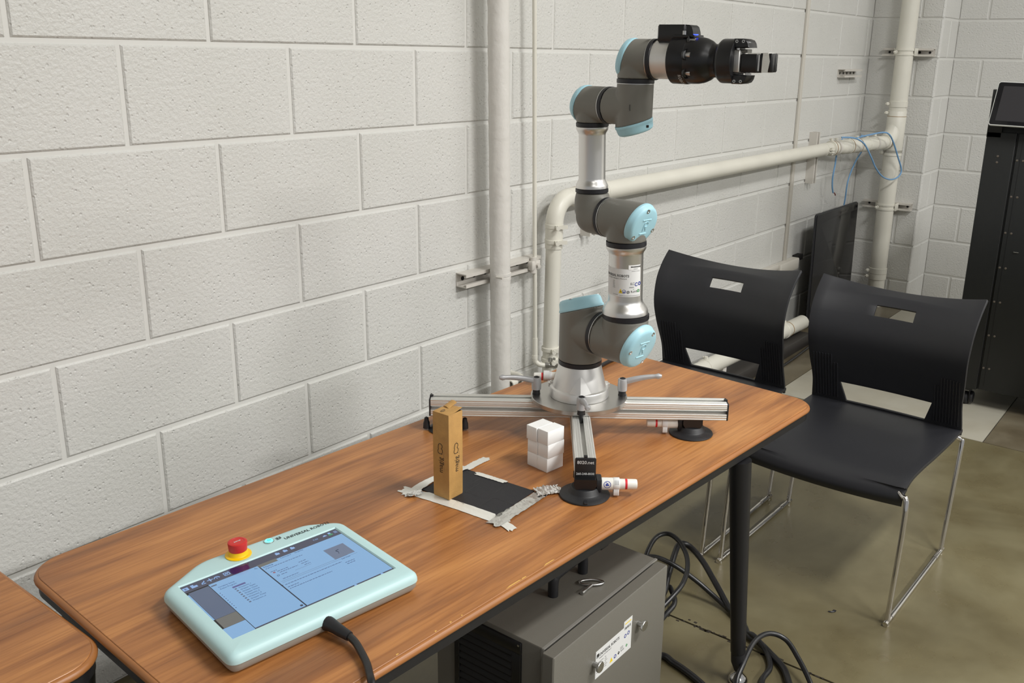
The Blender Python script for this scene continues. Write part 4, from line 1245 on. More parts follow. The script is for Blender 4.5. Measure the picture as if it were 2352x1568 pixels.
rings = [[(p.x, p.y, z) for p in inset_poly(outn, i)] for i, z in ((.016, .0022), (.006, .0035), (.0022, .009), (.0012, .0165))]
mb.loft(rings); obj('back_shell', mb, M['pend_back'], pd, 'grey beige back shell', local=True)
mb = MB()
rings = [[(p.x, p.y, z) for p in inset_poly(outn, i)] for i, z in ((.0008, .0166), (0, .0175), (.0002, .022), (.0016, .0262), (.0045, .0294), (.0085, .0313), (.0125, ZT))]
mb.loft(rings, True, (True, False))
inner = inset_poly(outn, .0125)
# front face with the screen opening: ring of quads to the screen rectangle
SW, SH = .1308, .0845
n = len(inner); base = len(mb.v) - n
scr = [Vector((SW, -SH)), Vector((SW, SH)), Vector((-SW, SH)), Vector((-SW, -SH))]
def onrect(p):
    k = max(abs(p.x) / SW, abs(p.y) / SH); return Vector((p.x / k, p.y / k))
r1 = [onrect(p) for p in inner]
corner = {}
for c in scr:
    i = min(range(n), key=lambda i: (r1[i] - c).length); r1[i] = c.copy(); corner[i] = 1
mb2v = [(p.x, p.y, ZT - .0004) for p in r1]; mb3 = [(p.x * .985, p.y * .978, ZT - .0030) for p in r1]
n0 = len(mb.v); mb.v.extend(Vector(v) for v in mb2v); mb.v.extend(Vector(v) for v in mb3)
for i in range(n):
    j = (i + 1) % n
    mb.f.append((base + i, base + j, n0 + j, n0 + i)); mb.f.append((n0 + i, n0 + j, n0 + n + j, n0 + n + i))
fs = obj('front_shell', mb, M['pend'], pd, 'pale aqua front shell', local=True, sharp=30)
mb = MB().box(-.135, .135, -.088, .088, .0240, ZT - .0026); 
sc_ = obj('screen', mb, M['glass_black'], pd, 'lit touch screen', local=True)
def lit(name, col, st_): return mat(name, col, .25, emit=(col, st_), spec=.3) if False else mat(name, (4, 5, 8), .10, emit=(col, st_))
S_BLUE = lit('screen_blue', (135, 179, 222), .86); S_BAR = lit('screen_bar', (70, 72, 92), .8); S_GREY = lit('screen_grey', (92, 106, 132), .8)
S_OLIVE = lit('screen_olive', (112, 112, 108), .8); S_PIC = lit('screen_picture', (112, 126, 152), .8); S_ICON = lit('screen_icon', (140, 176, 226), .9)
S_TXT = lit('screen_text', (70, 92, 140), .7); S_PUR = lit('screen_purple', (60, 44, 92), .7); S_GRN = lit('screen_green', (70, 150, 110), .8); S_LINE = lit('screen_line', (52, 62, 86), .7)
SZ = ZT - .0026
def pan(name, x0, x1, y0, y1, m_, lv=1):
    return obj(name, MB().box(x0, x1, y0, y1, SZ, SZ + .00012 * lv), m_, sc_, local=True)
pan('menu_bar', -.130, .130, .063, .0835, S_BAR)
pan('window_panel', -.0955, -.0185, -.0785, .0625, S_BLUE)
pan('window_panel', -.0165, .1285, -.0785, .0625, S_BLUE)
pan('side_list', -.1265, -.0965, -.0250, .0600, S_GREY)
pan('side_list', -.1265, -.0965, -.0520, -.0255, S_OLIVE)
pan('side_list', -.1295, -.0965, -.0830, -.0525, S_BLUE)
pan('side_list', -.1295, -.1270, -.0250, .0560, S_BLUE)
pan('status_bar', -.0955, .130, -.0835, -.0790, S_BAR)
pan('olive_tab', -.0185, .0125, .0560, .0640, S_OLIVE, 2)
pan('olive_tab', -.0945, -.0860, .0540, .0570, S_GREY, 2)
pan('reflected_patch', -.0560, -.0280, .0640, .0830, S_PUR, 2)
pan('picture_box', .0785, .1135, .0005, .0355, S_PIC, 2)
pan('selected_row', -.0730, -.0530, .0305, .0345, mat('screen_violet', (4, 5, 8), .15, emit=((96, 98, 160), .7)), 2)
pan('divider', -.0178, -.0170, -.0785, .0600, S_LINE, 2)
obj('divider_knob', MB().lathe((-.0174, -.0100, SZ), (0, 0, 1), [(.0016, 0), (.0016, .0003)], 12), S_LINE, sc_, local=True)
# small robot drawn in the picture box
mb = MB().tube([(.092, .012, SZ + .0004), (.094, .017, SZ + .0004), (.0925, .022, SZ + .0004), (.098, .023, SZ + .0004)], .0005, n=4)
obj('picture_drawing', mb, S_LINE, sc_, local=True)
Ms = Matrix.Identity(4)
def stext(txt, size, x, y, m_, name='screen_lettering', al='LEFT'):
    mb = MB(); text(mb, txt, size, Matrix.Translation((x, y, SZ + .0003)), al, .00005); return obj(name, mb, m_, sc_, local=True)
stext('Command', .0042, .018, .0580, S_TXT); stext('Graphics', .0042, .042, .0580, S_TXT)
stext('Home', .0062, -.0140, .0500, S_TXT); stext('Edit Pose', .0040, .086, -.0065, S_TXT); stext('Move Here', .0040, .084, -.0045, S_TXT) if False else None
stext('Robot Program', .0040, -.0880, .0390, S_TXT); stext('Variables Setup', .0040, -.0880, .0450, S_TXT)
for k, w in enumerate(('Waypoint_1', 'Gripper Open', 'Gripper Close', 'Gripper Move', 'Waypoint_2', 'Waypoint_3', 'Gripper Close', 'Waypoint_4')):
    stext(w, .0040, -.0670, .0250 - k * .0062, S_TXT)
    pan('tree_icon', -.0725, -.0695, .0250 - k * .0062, .0278 - k * .0062, S_GREY, 2)
for k in range(9): pan('row_number', -.0930, -.0918, .0300 - k * .0060, .0318 - k * .0060, S_TXT, 2)
stext('7:33', .0052, .083, .0715, S_ICON)
def line_text(x, y, L):
    mb = MB(); p = x
    while p < x + L:
        w = random.uniform(.002, .005); mb.box(p, min(p + w, x + L), y, y + .0011, SZ, SZ + .0003); p += w + .0011
    o = obj('screen_small_print', mb, S_TXT, sc_, local=True); o['kind'] = 'stuff'
for x, y, L in ((-.0135, .0455, .062), (-.0120, .0330, .010), (-.0035, .0285, .018), (-.0020, .0235, .030), (-.0030, .0170, .009), (-.0075, .0045, .026), (-.0130, -.0120, .095), (-.0130, -.0200, .018), (-.0130, -.0255, .070), (.0330, .0300, .012), (.0340, .0240, .012), (.0360, .0180, .010), (.0850, -.0180, .016), (.0850, -.0230, .014)): line_text(x, y, L)
for x0, x1, y in ((.0180, .0450, .0140), (-.0130, .1150, -.0040), (-.0130, .1000, .0000)): pan('rule_line', x0, x1, y, y + .0003, S_GREY, 2)
obj('radio_button', MB().lathe((-.0085, .0293, SZ), (0, 0, 1), [(.0021, 0), (.0021, .0003)], 14), mat('screen_rose', (4, 5, 8), .15, emit=((150, 110, 130), .8)), sc_, local=True)
obj('radio_button', MB().lathe((-.0080, .0178, SZ), (0, 0, 1), [(.0014, .0002), (.0020, .0002), (.0020, .0003), (.0014, .0003)], 14, (False, False)), S_LINE, sc_, local=True)
obj('search_glass', MB().lathe((-.0240, .0575, SZ), (0, 0, 1), [(.0012, .0002), (.0017, .0002), (.0017, .0003), (.0012, .0003)], 14, (False, False)).box(-.0228, -.0210, .0555, .0562, SZ, SZ + .0003), S_TXT, sc_, local=True)
obj('round_button', MB().lathe((-.0225, -.0735, SZ), (0, 0, 1), [(.0022, 0), (.0022, .0003)], 14), S_LINE, sc_, local=True)
# menu icons
def ico(mb): obj('menu_icon', mb, S_ICON, sc_, local=True)
zi0, zi1 = SZ, SZ + .0003
ico(MB().box(-.1285, -.1205, .0690, .0770, zi0, zi1)); stext('R', .0062, -.1265, .0705, S_LINE)
ico(MB().box(-.1165, -.1075, .0690, .0740, zi0, zi1).box(-.1165, -.1120, .0745, .0775, zi0, zi1))
ico(MB().tube([(-.1010, .069, zi1), (-.1000, .0725, zi1), (-.0970, .0735, zi1), (-.0960, .0765, zi1)], .0008, n=5).box(-.0995, -.0955, .0690, .0705, zi0, zi1))
ico(MB().box(-.0885, -.0870, .0690, .0780, zi0, zi1).box(-.0922, -.0832, .0727, .0742, zi0, zi1))
ico(MB().tube([(-.0780 + .004 * math.cos(a), .0710 + .004 * math.sin(a), zi1) for a in [PI * k / 8 for k in range(9)]], .0007, n=5).box(-.0785, -.0775, .0700, .0730, zi0, zi1))
ico(MB().box(-.0665, -.0575, .0690, .0700, zi0, zi1).box(-.0665, -.0575, .0765, .0775, zi0, zi1).box(-.0665, -.0655, .0690, .0775, zi0, zi1).box(-.0585, -.0575, .0690, .0775, zi0, zi1).tube([(-.0645, .0715, zi1), (-.0630, .0745, zi1), (-.0615, .0720, zi1), (-.0598, .0750, zi1)], .0006, n=5))
for x in (.0180, .0315, .0440): ico(MB().box(x, x + .0065, .0715, .0765, zi0, zi1).box(x + .001, x + .004, .0770, .0785, zi0, zi1))
ico(MB().box(.1010, .1075, .0720, .0740, zi0, zi1).box(.1030, .1060, .0740, .0755, zi0, zi1))
obj('menu_icon', MB().box(.1105, .1175, .0690, .0735, zi0, zi1), S_GRN, sc_, local=True); ico(MB().box(.1120, .1160, .0740, .0785, zi0, zi1))
for k in range(3): ico(MB().box(.1215, .1270, .0710 + k * .0025, .0718 + k * .0025, zi0, zi1))
obj('menu_icon', MB().lathe((.062, -.0812, SZ), (0, 0, 1), [(.0024, 0), (.0024, .0003)], 14), S_ICON, sc_, local=True)
obj('menu_icon', MB().lathe((.108, -.0812, SZ), (0, 0, 1), [(.0024, 0), (.0024, .0003)], 14), S_ICON, sc_, local=True)
# stop button
es = (-.0255, .1085)
eb = obj('emergency_stop', MB().lathe((es[0], es[1], ZT + .0085), (0, 0, 1), [(.0132, 0), (.0137, .0006), (.0146, .0125), (.0142, .0138), (.0133, .0143), (.0107, .0146), (.0104, .0142), (.0050, .0142)], 44), M['red'], pd, 'red mushroom button', local=True, sharp=28)
obj('stop_collar', MB().lathe((es[0], es[1], ZT), (0, 0, 1), [(.0198, 0), (.0198, .0010), (.0194, .0014), (.0150, .0016), (.0145, .0022), (.0136, .0086)], 44), M['yellow'], eb, 'yellow collar', local=True)
mb = MB(); text(mb, 'E-STOP', .0034, Matrix.Translation((es[0], es[1] - .001, ZT + .0229)), 'CENTER', .0001, bold=.0001)
obj('lettering', mb, M['ink_white'], eb, 'white lettering', local=True)
pw = (.0285, .1135)
pb = obj('power_button', MB().lathe((pw[0], pw[1], ZT), (0, 0, 1), [(.0082, 0), (.0082, .0010), (.0074, .0016), (.0066, .0012)], 36), M['steel'], pd, 'ringed power button', local=True)
obj('glow_ring', MB().lathe((pw[0], pw[1], ZT), (0, 0, 1), [(.0066, .0012), (.0062, .0020), (.0040, .0023), (.0005, .0023)], 36), mat('cyan_glow', (10, 160, 150), .4, emit=((130, 255, 245), 1.5)), pb, local=True)
mb = MB().tube([(pw[0] + .0024 * math.cos(a), pw[1] + .0024 * math.sin(a), ZT + .0025) for a in [math.radians(130 + 280 * k / 14) for k in range(15)]], .0005, n=5)
mb.tube([(pw[0], pw[1] + .0004, ZT + .0025), (pw[0], pw[1] + .0032, ZT + .0025)], .0005, n=5)
obj('power_symbol', mb, mat('teal_symbol', (20, 130, 125), .5, emit=((0, 165, 160), .7)), pb, local=True)
# lettering on the front
mb = MB(); text(mb, 'UNIVERSAL ROBOTS', .0092, Matrix.Translation((.0505, .1015, ZT + .0001)), 'LEFT', .0001, sx=.90, bold=.00012)
xs = [v.x for v in mb.v]; k = .080 / (max(xs) - min(xs))
for v in mb.v: v.x = .0505 + (v.x - .0505) * k
obj('lettering', mb, M['ink'], fs, 'black lettering', local=True)
mb = MB().box(.0400, .0406, .1085, .1160, ZT, ZT + .0002).box(.0400, .0465, .1085, .1091, ZT, ZT + .0002).box(.0415, .0485, .1100, .1160, ZT, ZT + .0002)
obj('emblem', mb, M['ink'], fs, 'black emblem', local=True)
mb = MB(); text(mb, 'R', .0062, Matrix.Translation((.0430, .1108, ZT + .00025)), 'LEFT', .00005); obj('emblem_letter', mb, M['pend'], fs, local=True)
# cable leaving the lower edge
def pl_(x, y, z): return PC + PUX * x + PUY * y + ZV * z
a = pl_(-.0085, -.1165, .0165); b = Vector((-.2825, -.9000, T + .0160)); c = Vector((-.2815, -.918, T + .0135)); d = Vector((-.2805, -.9330, T + .0118))
mb = MB().tube([a, b, c, d], [.0108, .0108, .0104, .0098, .0096, .0092, .0088, .0084, .0082, .0080, .0078, .0074, .0072, .0070, .0068, .0066], n=20, res=5)
obj('strain_relief', mb, M['black_soft'], pd, 'black strain relief')
pts = [d, Vector((-.2835, -.9480, T + .0108)), Vector((-.289, -.962, T + .010)), Vector((-.302, -.990, T + .0085)), Vector((-.315, -1.010, T + .0075)), Vector((-.326, -1.027, T + .004)), Vector((-.334, -1.046, T - .02)), Vector((-.340, -1.052, T - .08)), Vector((-.35, -1.05, T - .25)), Vector((-.33, -1.03, .12)), Vector((-.25, -.98, .02)), Vector((-.10, -.92, .012)), Vector((.05, -.85, .03))]
obj('cable', MB().tube(pts, .0052, n=12, res=6), M['cable'], pd, 'dark grey cable')

# ================================================================== CARTON
cn = [Vector((.127, -.704)), Vector((.114, -.7535)), Vector((.1495, -.753))]
fx = (cn[2] - cn[1]).normalized(); fy = Vector((-fx.y, fx.x))
CW = .0365
bo = Vector((.1140, -.7545, T + .0024))
ct = thing('carton', 'tall slim brown cardboard carton standing on the taped mat', 'box', bo, math.atan2(fx.y, fx.x) - .0)
CD = .0375; CHt = .163
mb = MB()
rings = []
for z, i in ((0, .0005), (.002, 0), (.08, -.0002), (CHt - .001, 0), (CHt, .0006)):
    rings.append([(i, i, z), (CW - i, i, z), (CW - i, CD - i, z), (i, CD - i, z)])
mb.loft(rings, True, (True, False))
obj('carton_body', mb, M['card'], ct, local=True)
mb = MB()
top = [[(-.0004 + .0 * u, .0 + CD * v - .0005, CHt + .0006 + .0012 * v) if False else (CW * u, CD * v, CHt + .0008 + .0045 * u * (1 - v) * u - .001 * (1 - u)) for u in (0, .25, .5, .75, 1)] for v in (0, .25, .5, .75, 1)]
shell_me = shell([[Vector(p) for p in r] for r in top], lambda i, j: True, .0009, 'top_flap', M['card'], ct)
tf = [[(CW * .62 + .022 * u + .003 * v, CD * (.52 + .42 * v) , CHt + .0015 + .0055 * u + .002 * math.sin(3 * v)) for u in (0, .35, .7, 1)] for v in (0, .5, 1)]
shell([[Vector(p) for p in r] for r in tf], lambda i, j: True, .0008, 'torn_flap', M['card'], ct)
def carton_print(Mf, dx):
    """cloud mark and vertical lettering on one face: x along the face, y up"""
    mb = MB()
    F2 = Mf @ Matrix.Translation((dx, .0315, 0)) @ Matrix.Rotation(math.radians(90), 4, 'Z') @ Matrix.Scale(1, 4)
    text(mb, 'magig', .0148, Mf @ Matrix.Translation((dx + .0040, .0490, .0003)) @ Matrix.Rotation(math.radians(90), 4, 'Z'), 'LEFT', .0001, sx=.90)
    xs = .0
    def st_(pts, w=.00055, close=False): mb.tube([Mf @ Vector((dx + x, .0415 + y, .0003)) for x, y in pts], w, n=5, res=4)
    y0 = .0440
    st_([(.0035, y0 + .0), (-.0050, y0 + .0005), (-.0072, y0 + .0045), (-.0056, y0 + .0085), (-.0062, y0 + .0110), (-.0050, y0 + .0175), (-.0008, y0 + .0195), (.0028, y0 + .0170), (.0032, y0 + .0130), (.0012, y0 + .0105), (.0036, y0 + .0080), (.0040, y0 + .0040), (.0020, y0 + .001)])
    o = obj('lettering', mb, M['ink'], ct, 'black vertical lettering', local=True)
    mb = MB()
    p = .053
    while p < .090:
        w = random.uniform(.001, .0025); mb.add([Mf @ Vector((dx + .0068 + a_, p + b_, .0002)) for a_, b_ in ((0, 0), (.0007, 0), (.0007, w), (0, w))], [(0, 1, 2, 3)]); p += w + .0007
    o = obj('small_print', mb, M['ink_grey'], ct, local=True); o['kind'] = 'stuff'
carton_print(Matrix(((1, 0, 0, 0), (0, 0, -1, 0), (0, 1, 0, 0), (0, 0, 0, 1))), .0205)
carton_print(Matrix(((0, 0, -1, 0), (-1, 0, 0, CD), (0, 1, 0, 0), (0, 0, 0, 1))), .0185)
mb = MB().tube([(.010 + .0045 * math.cos(a) * (1 + .25 * math.cos(2*a)), .022 + .0028 * math.sin(a), CHt + .0016) for a in [2*PI*k/16 for k in range(15)]], .0004, n=5, res=2)
obj('cloud_mark', mb, M['ink'], ct, local=True)

# ================================================================== FOAM BLOCKS
fb_o = Vector((.3205, -.8195, T)); ang = math.radians(-7.5)
fux = Vector((math.cos(ang), math.sin(ang), 0)); fuy = Vector((-math.sin(ang), math.cos(ang), 0))
hgt = .0282; first = None
names = {(0, 0): 'white foam block, bottom row, front corner of the stack', (1, 0): 'white foam block, bottom row, behind the front corner on the left face',
         (0, 1): 'white foam block, middle row, front corner of the stack', (1, 1): 'white foam block, middle row, behind the front corner on the left face',
         (0, 2): 'white foam block, top row, front corner of the stack', (1, 2): 'white foam block on top left, jutting out of the stack'}
for r in range(3):
    for c in range(2):
        mb_o = fb_o + fuy * (c * .0272) + ZV * (r * hgt)
        jig = {(0, 0): (0, 0), (1, 0): (.0004, .0004), (0, 1): (.0012, -.0003), (1, 1): (.0006, .0003), (0, 2): (.0003, -.0002), (1, 2): (-.0022, .0009)}[(c, r)]
        p = mb_o + fux * jig[0] + fuy * jig[1] + ZV * .0001
        if first is None:
            me = MB().box(0, .0455, 0, .0270, 0, hgt - .0001, .0005).mesh('foam_block'); me.materials.append(M['foam'])
        o = bpy.data.objects.new('foam_block', me); COL.objects.link(o); first = o
        o.location = p; o.rotation_euler = (0, 0, ang + random.uniform(-.008, .008))
        tag(o, names[(c, r)], 'block', 'white foam blocks stacked on the table')

# ================================================================== MAT AND FOIL TAPE
ma = Vector((.1245, -.8565)); mux = Vector((.1165, .0095)).normalized(); mux3 = Vector((mux.x, mux.y, 0)); muy3 = Vector((-mux.y, mux.x, 0))
muy3 = Vector((-.004, 1, 0)).normalized(); mux3 = Vector((1, .06, 0)).normalized()
Fm = frame((ma.x, ma.y, T), mux3, muy3)
mt = thing('foam_mat', 'thin black foam mat taped flat on the table under the carton', 'mat', (ma.x, ma.y, T))
MW, MH = .1175, .172
obj('sheet', MB().box(0, MW, 0, MH, .0002, .0021, .0004, Fm), M['mat_black'], mt)
mb = MB()
def cut(x0, y0, x1, y1):
    d = Vector((x1 - x0, y1 - y0)); L = d.length; d.normalize(); nn = Vector((-d.y, d.x)) * .0007
    mb.add([Fm @ Vector((x, y, .00225)) for x, y in ((x0 - nn.x, y0 - nn.y), (x1 - nn.x, y1 - nn.y), (x1 + nn.x, y1 + nn.y), (x0 + nn.x, y0 + nn.y))], [(0, 1, 2, 3)])
for s in ((.000, .045, .052, .045), (.052, .045, .052, .008), (.040, .100, .082, .100), (.040, .1, .040, .070), (.072, .055, .112, .055), (.112, .055, .112, .02), (.072, .112, .112, .112), (.108, .150, .108, .110)): cut(*s)
o = obj('slit', mb, M['vent'], mt); o['kind'] = 'stuff'
obj('punched_hole', MB().lathe(Fm @ Vector((.052, .006, .0021)), ZV, [(.0028, 0), (.0028, .0002)], 16), M['vent'], mt)
def tape(label, pts, w, mtl, z=.0026, crinkle=.0006, curl=0.0, fray=True):
    """foil strip along points in the mat frame, with torn ends and crinkles"""
    pts = [Vector(p) for p in pts]; rows = []
    n = 26
    L = [0]
    for a_, b_ in zip(pts, pts[1:]): L.append(L[-1] + (b_ - a_).length)
    for k in range(n + 1):
        s = L[-1] * k / n; i = max(j for j in range(len(L)) if L[j] <= s + 1e-9); i = min(i, len(pts) - 2)
        t_ = (s - L[i]) / (L[i+1] - L[i]); c = pts[i].lerp(pts[i+1], t_); d = (pts[i+1] - pts[i]).normalized(); nn = Vector((-d.y, d.x))
        row = []
        for q in range(7):
            v = -1 + 2 * q / 6
            e = random.uniform(-.004, .004) if (fray and k in (0, n)) else 0
            edge = random.uniform(-.0004, .0004) if q in (0, 6) else 0
            p = c + nn * (v * w / 2 + edge) + d * e
            inside = (0 - .002 < p.x < MW + .002) and (-.002 < p.y < MH + .002)
            zz = (z if inside else z - .0018) + random.uniform(0, crinkle) + (curl if k in (0, n) else 0)
            row.append(Fm @ Vector((p.x, p.y, zz)))
        rows.append(row)
    mb = MB().grid(rows); me = mb.mesh('foil_tape', None, 25)
    cc = sum((v for v in mb.v), Vector()) / len(mb.v); c = Vector((cc.x, cc.y, T)); me.transform(Matrix.Translation(-c))
    o = link('foil_tape', me, mtl); o.location = c; ROOTM[o.name] = Matrix.Translation(c)
    return tag(o, label, 'tape', 'foil tape strips around the mat')
tape('matt foil tape along the left long edge of the mat, before the carton', [(-.0100, -.030), (-.0095, .060), (-.0120, .130), (-.0180, .205)], .0240, M['tape_matt'], crinkle=.0002)
tape('shiny crumpled foil tape along the near right edge of the mat', [(-.030, -.014), (.060, -.0160), (.125, -.0170), (.150, -.0120)], .0260, M['tape'], .0036, .0016)
tape('foil tape strip along the far left edge, half hidden by the carton', [(-.036, .178), (.03, .1830), (.075, .1760), (.125, .1640)], .0210, M['tape_matt'], .0034, .0010)
tape('short foil tape strip holding the far right edge of the mat', [(MW - .004, .132), (MW - .003, .100), (MW - .002, .062)], .0150, M['tape_matt'], .0030, .0005)
tape('loose foil tape tail pointing away behind the mat', [(.118, .160), (.150, .1605), (.182, .1570)], .0185, M['tape_matt'], .0034, .0007)
tape('crumpled foil tape flap at the right corner of the mat', [(.112, -.006), (.135, -.022), (.152, -.035)], .0330, M['tape'], .0044, .0022, .001)
tape('matt foil tape tail at the front corner of the mat', [(-.012, -.016), (-.018, -.038), (-.024, -.052)], .0180, M['tape_matt'], .0032, .0004)
tape('torn foil tape stub at the left corner of the mat', [(-.010, .168), (-.026, .172), (-.034, .168)], .0190, M['tape'], .0042, .0016, .002)

# ================================================================== CONTROL BOX
cx0, cx1, cyf, cyb, cz0, cz1 = .078, .452, -.996, -.752, .022, .400
cb = thing('control_box', 'grey metal control box with label on the floor under the table', 'control box', ((cx0 + cx1) / 2, -.88, 0))
mb = MB().box(cx0, cx1, cyf, cyb, cz0, cz1, .0025)
obj('body', mb, M['box_grey'], cb)
obj('front_lip', MB().box(cx0 + .003, cx1 - .003, cyf - .010, cyf + .001, cz0 + .006, cz1 - .010, .0008), M['vent'], cb, 'dark door gap')
obj('rim', MB().box(cx0, cx1, cyf - .004, cyf + .002, cz1 - .004, cz1 + .0006, .0008).box(cx0 - .0006, cx0 + .003, cyf - .004, cyf + .002, cz0, cz1, .0008), mat('worn_grey_edge', (0.27, .26, .235), .35, .3), cb)
dr = obj('door', MB().box(.064, .440, -1.030, -1.005, cz0 + .002, .4035, .0022), M['box_grey'], cb)
for x, z in ((.186, .324), (.336, .328)):
    k = obj('door_latch', MB().lathe((x, -1.030, z), (0, -1, 0), [(.0052, 0), (.0052, .0105), (.0100, .0110), (.0104, .0125), (.0104, .0148), (.0096, .0158)], 28), M['steel'], dr, 'steel door latch')
    obj('latch_slot', MB().lathe((x, -1.0459, z), (0, -1, 0), [(.0034, 0), (.0034, .0003)], 3), M['dark'], k) if False else None
# label
def dz(x0, x1, z0, z1, lv=1): return MB().box(x0, x1, -1.0302 - .00015 * lv, -1.0300, z0, z1)
lb = obj('rating_label', dz(.192, .312, .288, .3445), M['white_paper'], dr, 'white rating label')
obj('label_sticker', dz(.284, .313, .345, .357), M['white_paper'], dr, 'small white sticker')
Fd = Matrix(((1, 0, 0, 0), (0, 0, -1, -1.0305), (0, 1, 0, 0), (0, 0, 0, 1)))
def dtext(txt, size, x, z, m_=None, sx=1, bold=0, nm='lettering'):
    mb = MB(); text(mb, txt, size, Fd @ Matrix.Translation((x, z, 0)), 'LEFT', .00005, sx=sx, bold=bold); return obj(nm, mb, m_ or M['ink_grey'], lb)
dtext('UNIVERSAL ROBOTS', .0082, .2030, .3300, M['ink'], .88, .0001)
dtext('Energivej 51, DK-5260 Odense S', .0030, .2030, .3250)
mb = MB().box(.1945, .2015, -1.0306, -1.0300, .3295, .3300).box(.1945, .1950, -1.0306, -1.0300, .3295, .3375).box(.1960, .2020, -1.0306, -1.0300, .3310, .3375)
obj('emblem', mb, M['ink'], lb)
mb = MB()
for k in range(6):
    for x in (.196, .208, .222):
        mb.box(x, x + random.uniform(.004, .010), -1.0305, -1.0300, .3180 - k * .0040, .3188 - k * .0040)
for k in range(3): mb.box(.274, .284, -1.0305, -1.0300, .3080 - k * .0022, .3086 - k * .0022)
o = obj('small_print', mb, M['ink_grey'], lb); o['kind'] = 'stuff'
mb = MB()
for x in (.287, .290, .2915, .294, .297, .2985, .301, .304, .3065): mb.box(x, x + .0012, -1.0305, -1.0300, .3385, .3435)
o = obj('barcode', mb, M['ink'], lb); o['kind'] = 'stuff'
obj('sticker_print', MB().box(.288, .309, -1.0305, -1.0300, .3495, .3515), M['ink_yellow'], lb)
def ringz(x, z, r0, r1, m_):
    obj('round_symbol', MB().lathe((x, -1.0300, z), (0, -1, 0), [(r0, .0004), (r1, .0004), (r1, .0006), (r0, .0006)], 20, (False, False)), m_, lb)
ringz(.2900, .3250, .0024, .0040, M['ink_blue']); ringz(.3010, .3265, .0024, .0040, M['ink_blue']); ringz(.2570, .3000, .0024, .0040, M['ink_blue']); ringz(.2690, .3005, .0012, .0030, M['ink']); ringz(.2960, .3020, .0012, .0028, M['ink_green'])
obj('warning_triangle', MB().prism([(-.0050, -.0040), (.0050, -.0040), (0, .0052)], 0, .0005, 0, Fd @ Matrix.Translation((.2440, .2995, -.0002))), M['ink_yellow'], lb)
dtext('RoHS', .0048, .2760, .2985)
# vent cover on the left side: frame and louvres
vy0, vy1, vz0, vz1 = -.953, -.800, .215, .392
vc = obj('vent_frame', MB().box(cx0 - .0045, cx0 + .001, vy0, vy1, vz1 - .022, vz1, .001).box(cx0 - .0045, cx0 + .001, vy0, vy1, vz0, vz0 + .014, .001).box(cx0 - .0045, cx0 + .001, vy0, vy0 + .020, vz0 + .014, vz1 - .022, .001).box(cx0 - .0045, cx0 + .001, vy1 - .012, vy1, vz0 + .014, vz1 - .022, .001), M['vent'], cb)
obj('vent_backing', MB().box(cx0 - .0006, cx0 + .0004, vy0 + .01, vy1 - .01, vz0 + .01, vz1 - .01), M['dark'], cb)
nl = 10
for k in range(nl):
    z = vz0 + .020 + (vz1 - vz0 - .050) * k / (nl - 1)
    obj('louvre', MB().loft([[(cx0 - .0010, y, z + .0085), (cx0 - .0052, y, z + .0010), (cx0 - .0052, y, z), (cx0 - .0010, y, z + .0070)] for y in (vy0 + .020, vy1 - .012)]), M['vent'], vc)
obj('vent_screw', MB().lathe((cx0 - .0040, vy0 + .005, vz1 - .005), (-1, 0, 0), [(.0022, 0), (.0022, .0008)], 12), M['steel'], vc)
# carrying handle
h0 = Vector((.2180, -.9150, cz1)); h1 = Vector((.3180, -.9120, cz1))
mb = MB().tube([h0, h0 + ZV * .026, h0 + ZV * .036 + Vector((.004, 0, 0)), h0 + ZV * .040 + Vector((.014, 0, 0)), h1 + ZV * .040 - Vector((.014, 0, 0)), h1 + ZV * .036 - Vector((.004, 0, 0)), h1 + ZV * .026, h1], .0098, n=20, res=4)
obj('handle', mb, M['black_soft'], cb, 'black carrying handle')
for x in (cx0 + .03, cx1 - .03):
    for y in (cyf + .03, cyb - .03): obj('foot', MB().lathe((x, y, 0), ZV, [(.016, 0), (.018, .002), (.016, cz0 + .001)], 20), M['black_soft'], cb)
# key on top of the box
ky = thing('cabinet_key', 'steel key with oval bow lying on top of control box', 'key', (.27, -.953, cz1))
ks = Vector((.2520, -.9555, cz1 + .0042)); kd = Vector((.042, .001, 0)).normalized(); ke = ks + kd * .034
mb = MB().lathe(ks, kd, [(.0022, .003), (.0022, 0), (.0042, 0), (.0042, .012), (.0032, .014), (.0032, .034)], 16)
obj('shank', mb, M['steel'], ky)
kn = Vector((.64, -.77, 0)).normalized(); km = Vector((.77, .64, 0)).normalized(); cen = ke + km * .0095 + kn * .001
pts = [cen + km * (.0095 * math.cos(a)) + kn * (.0225 * math.sin(a)) for a in [2*PI*k/28 for k in range(29)]]
obj('bow', MB().tube(pts, .0021, n=10, smooth=False), M['steel'], ky)

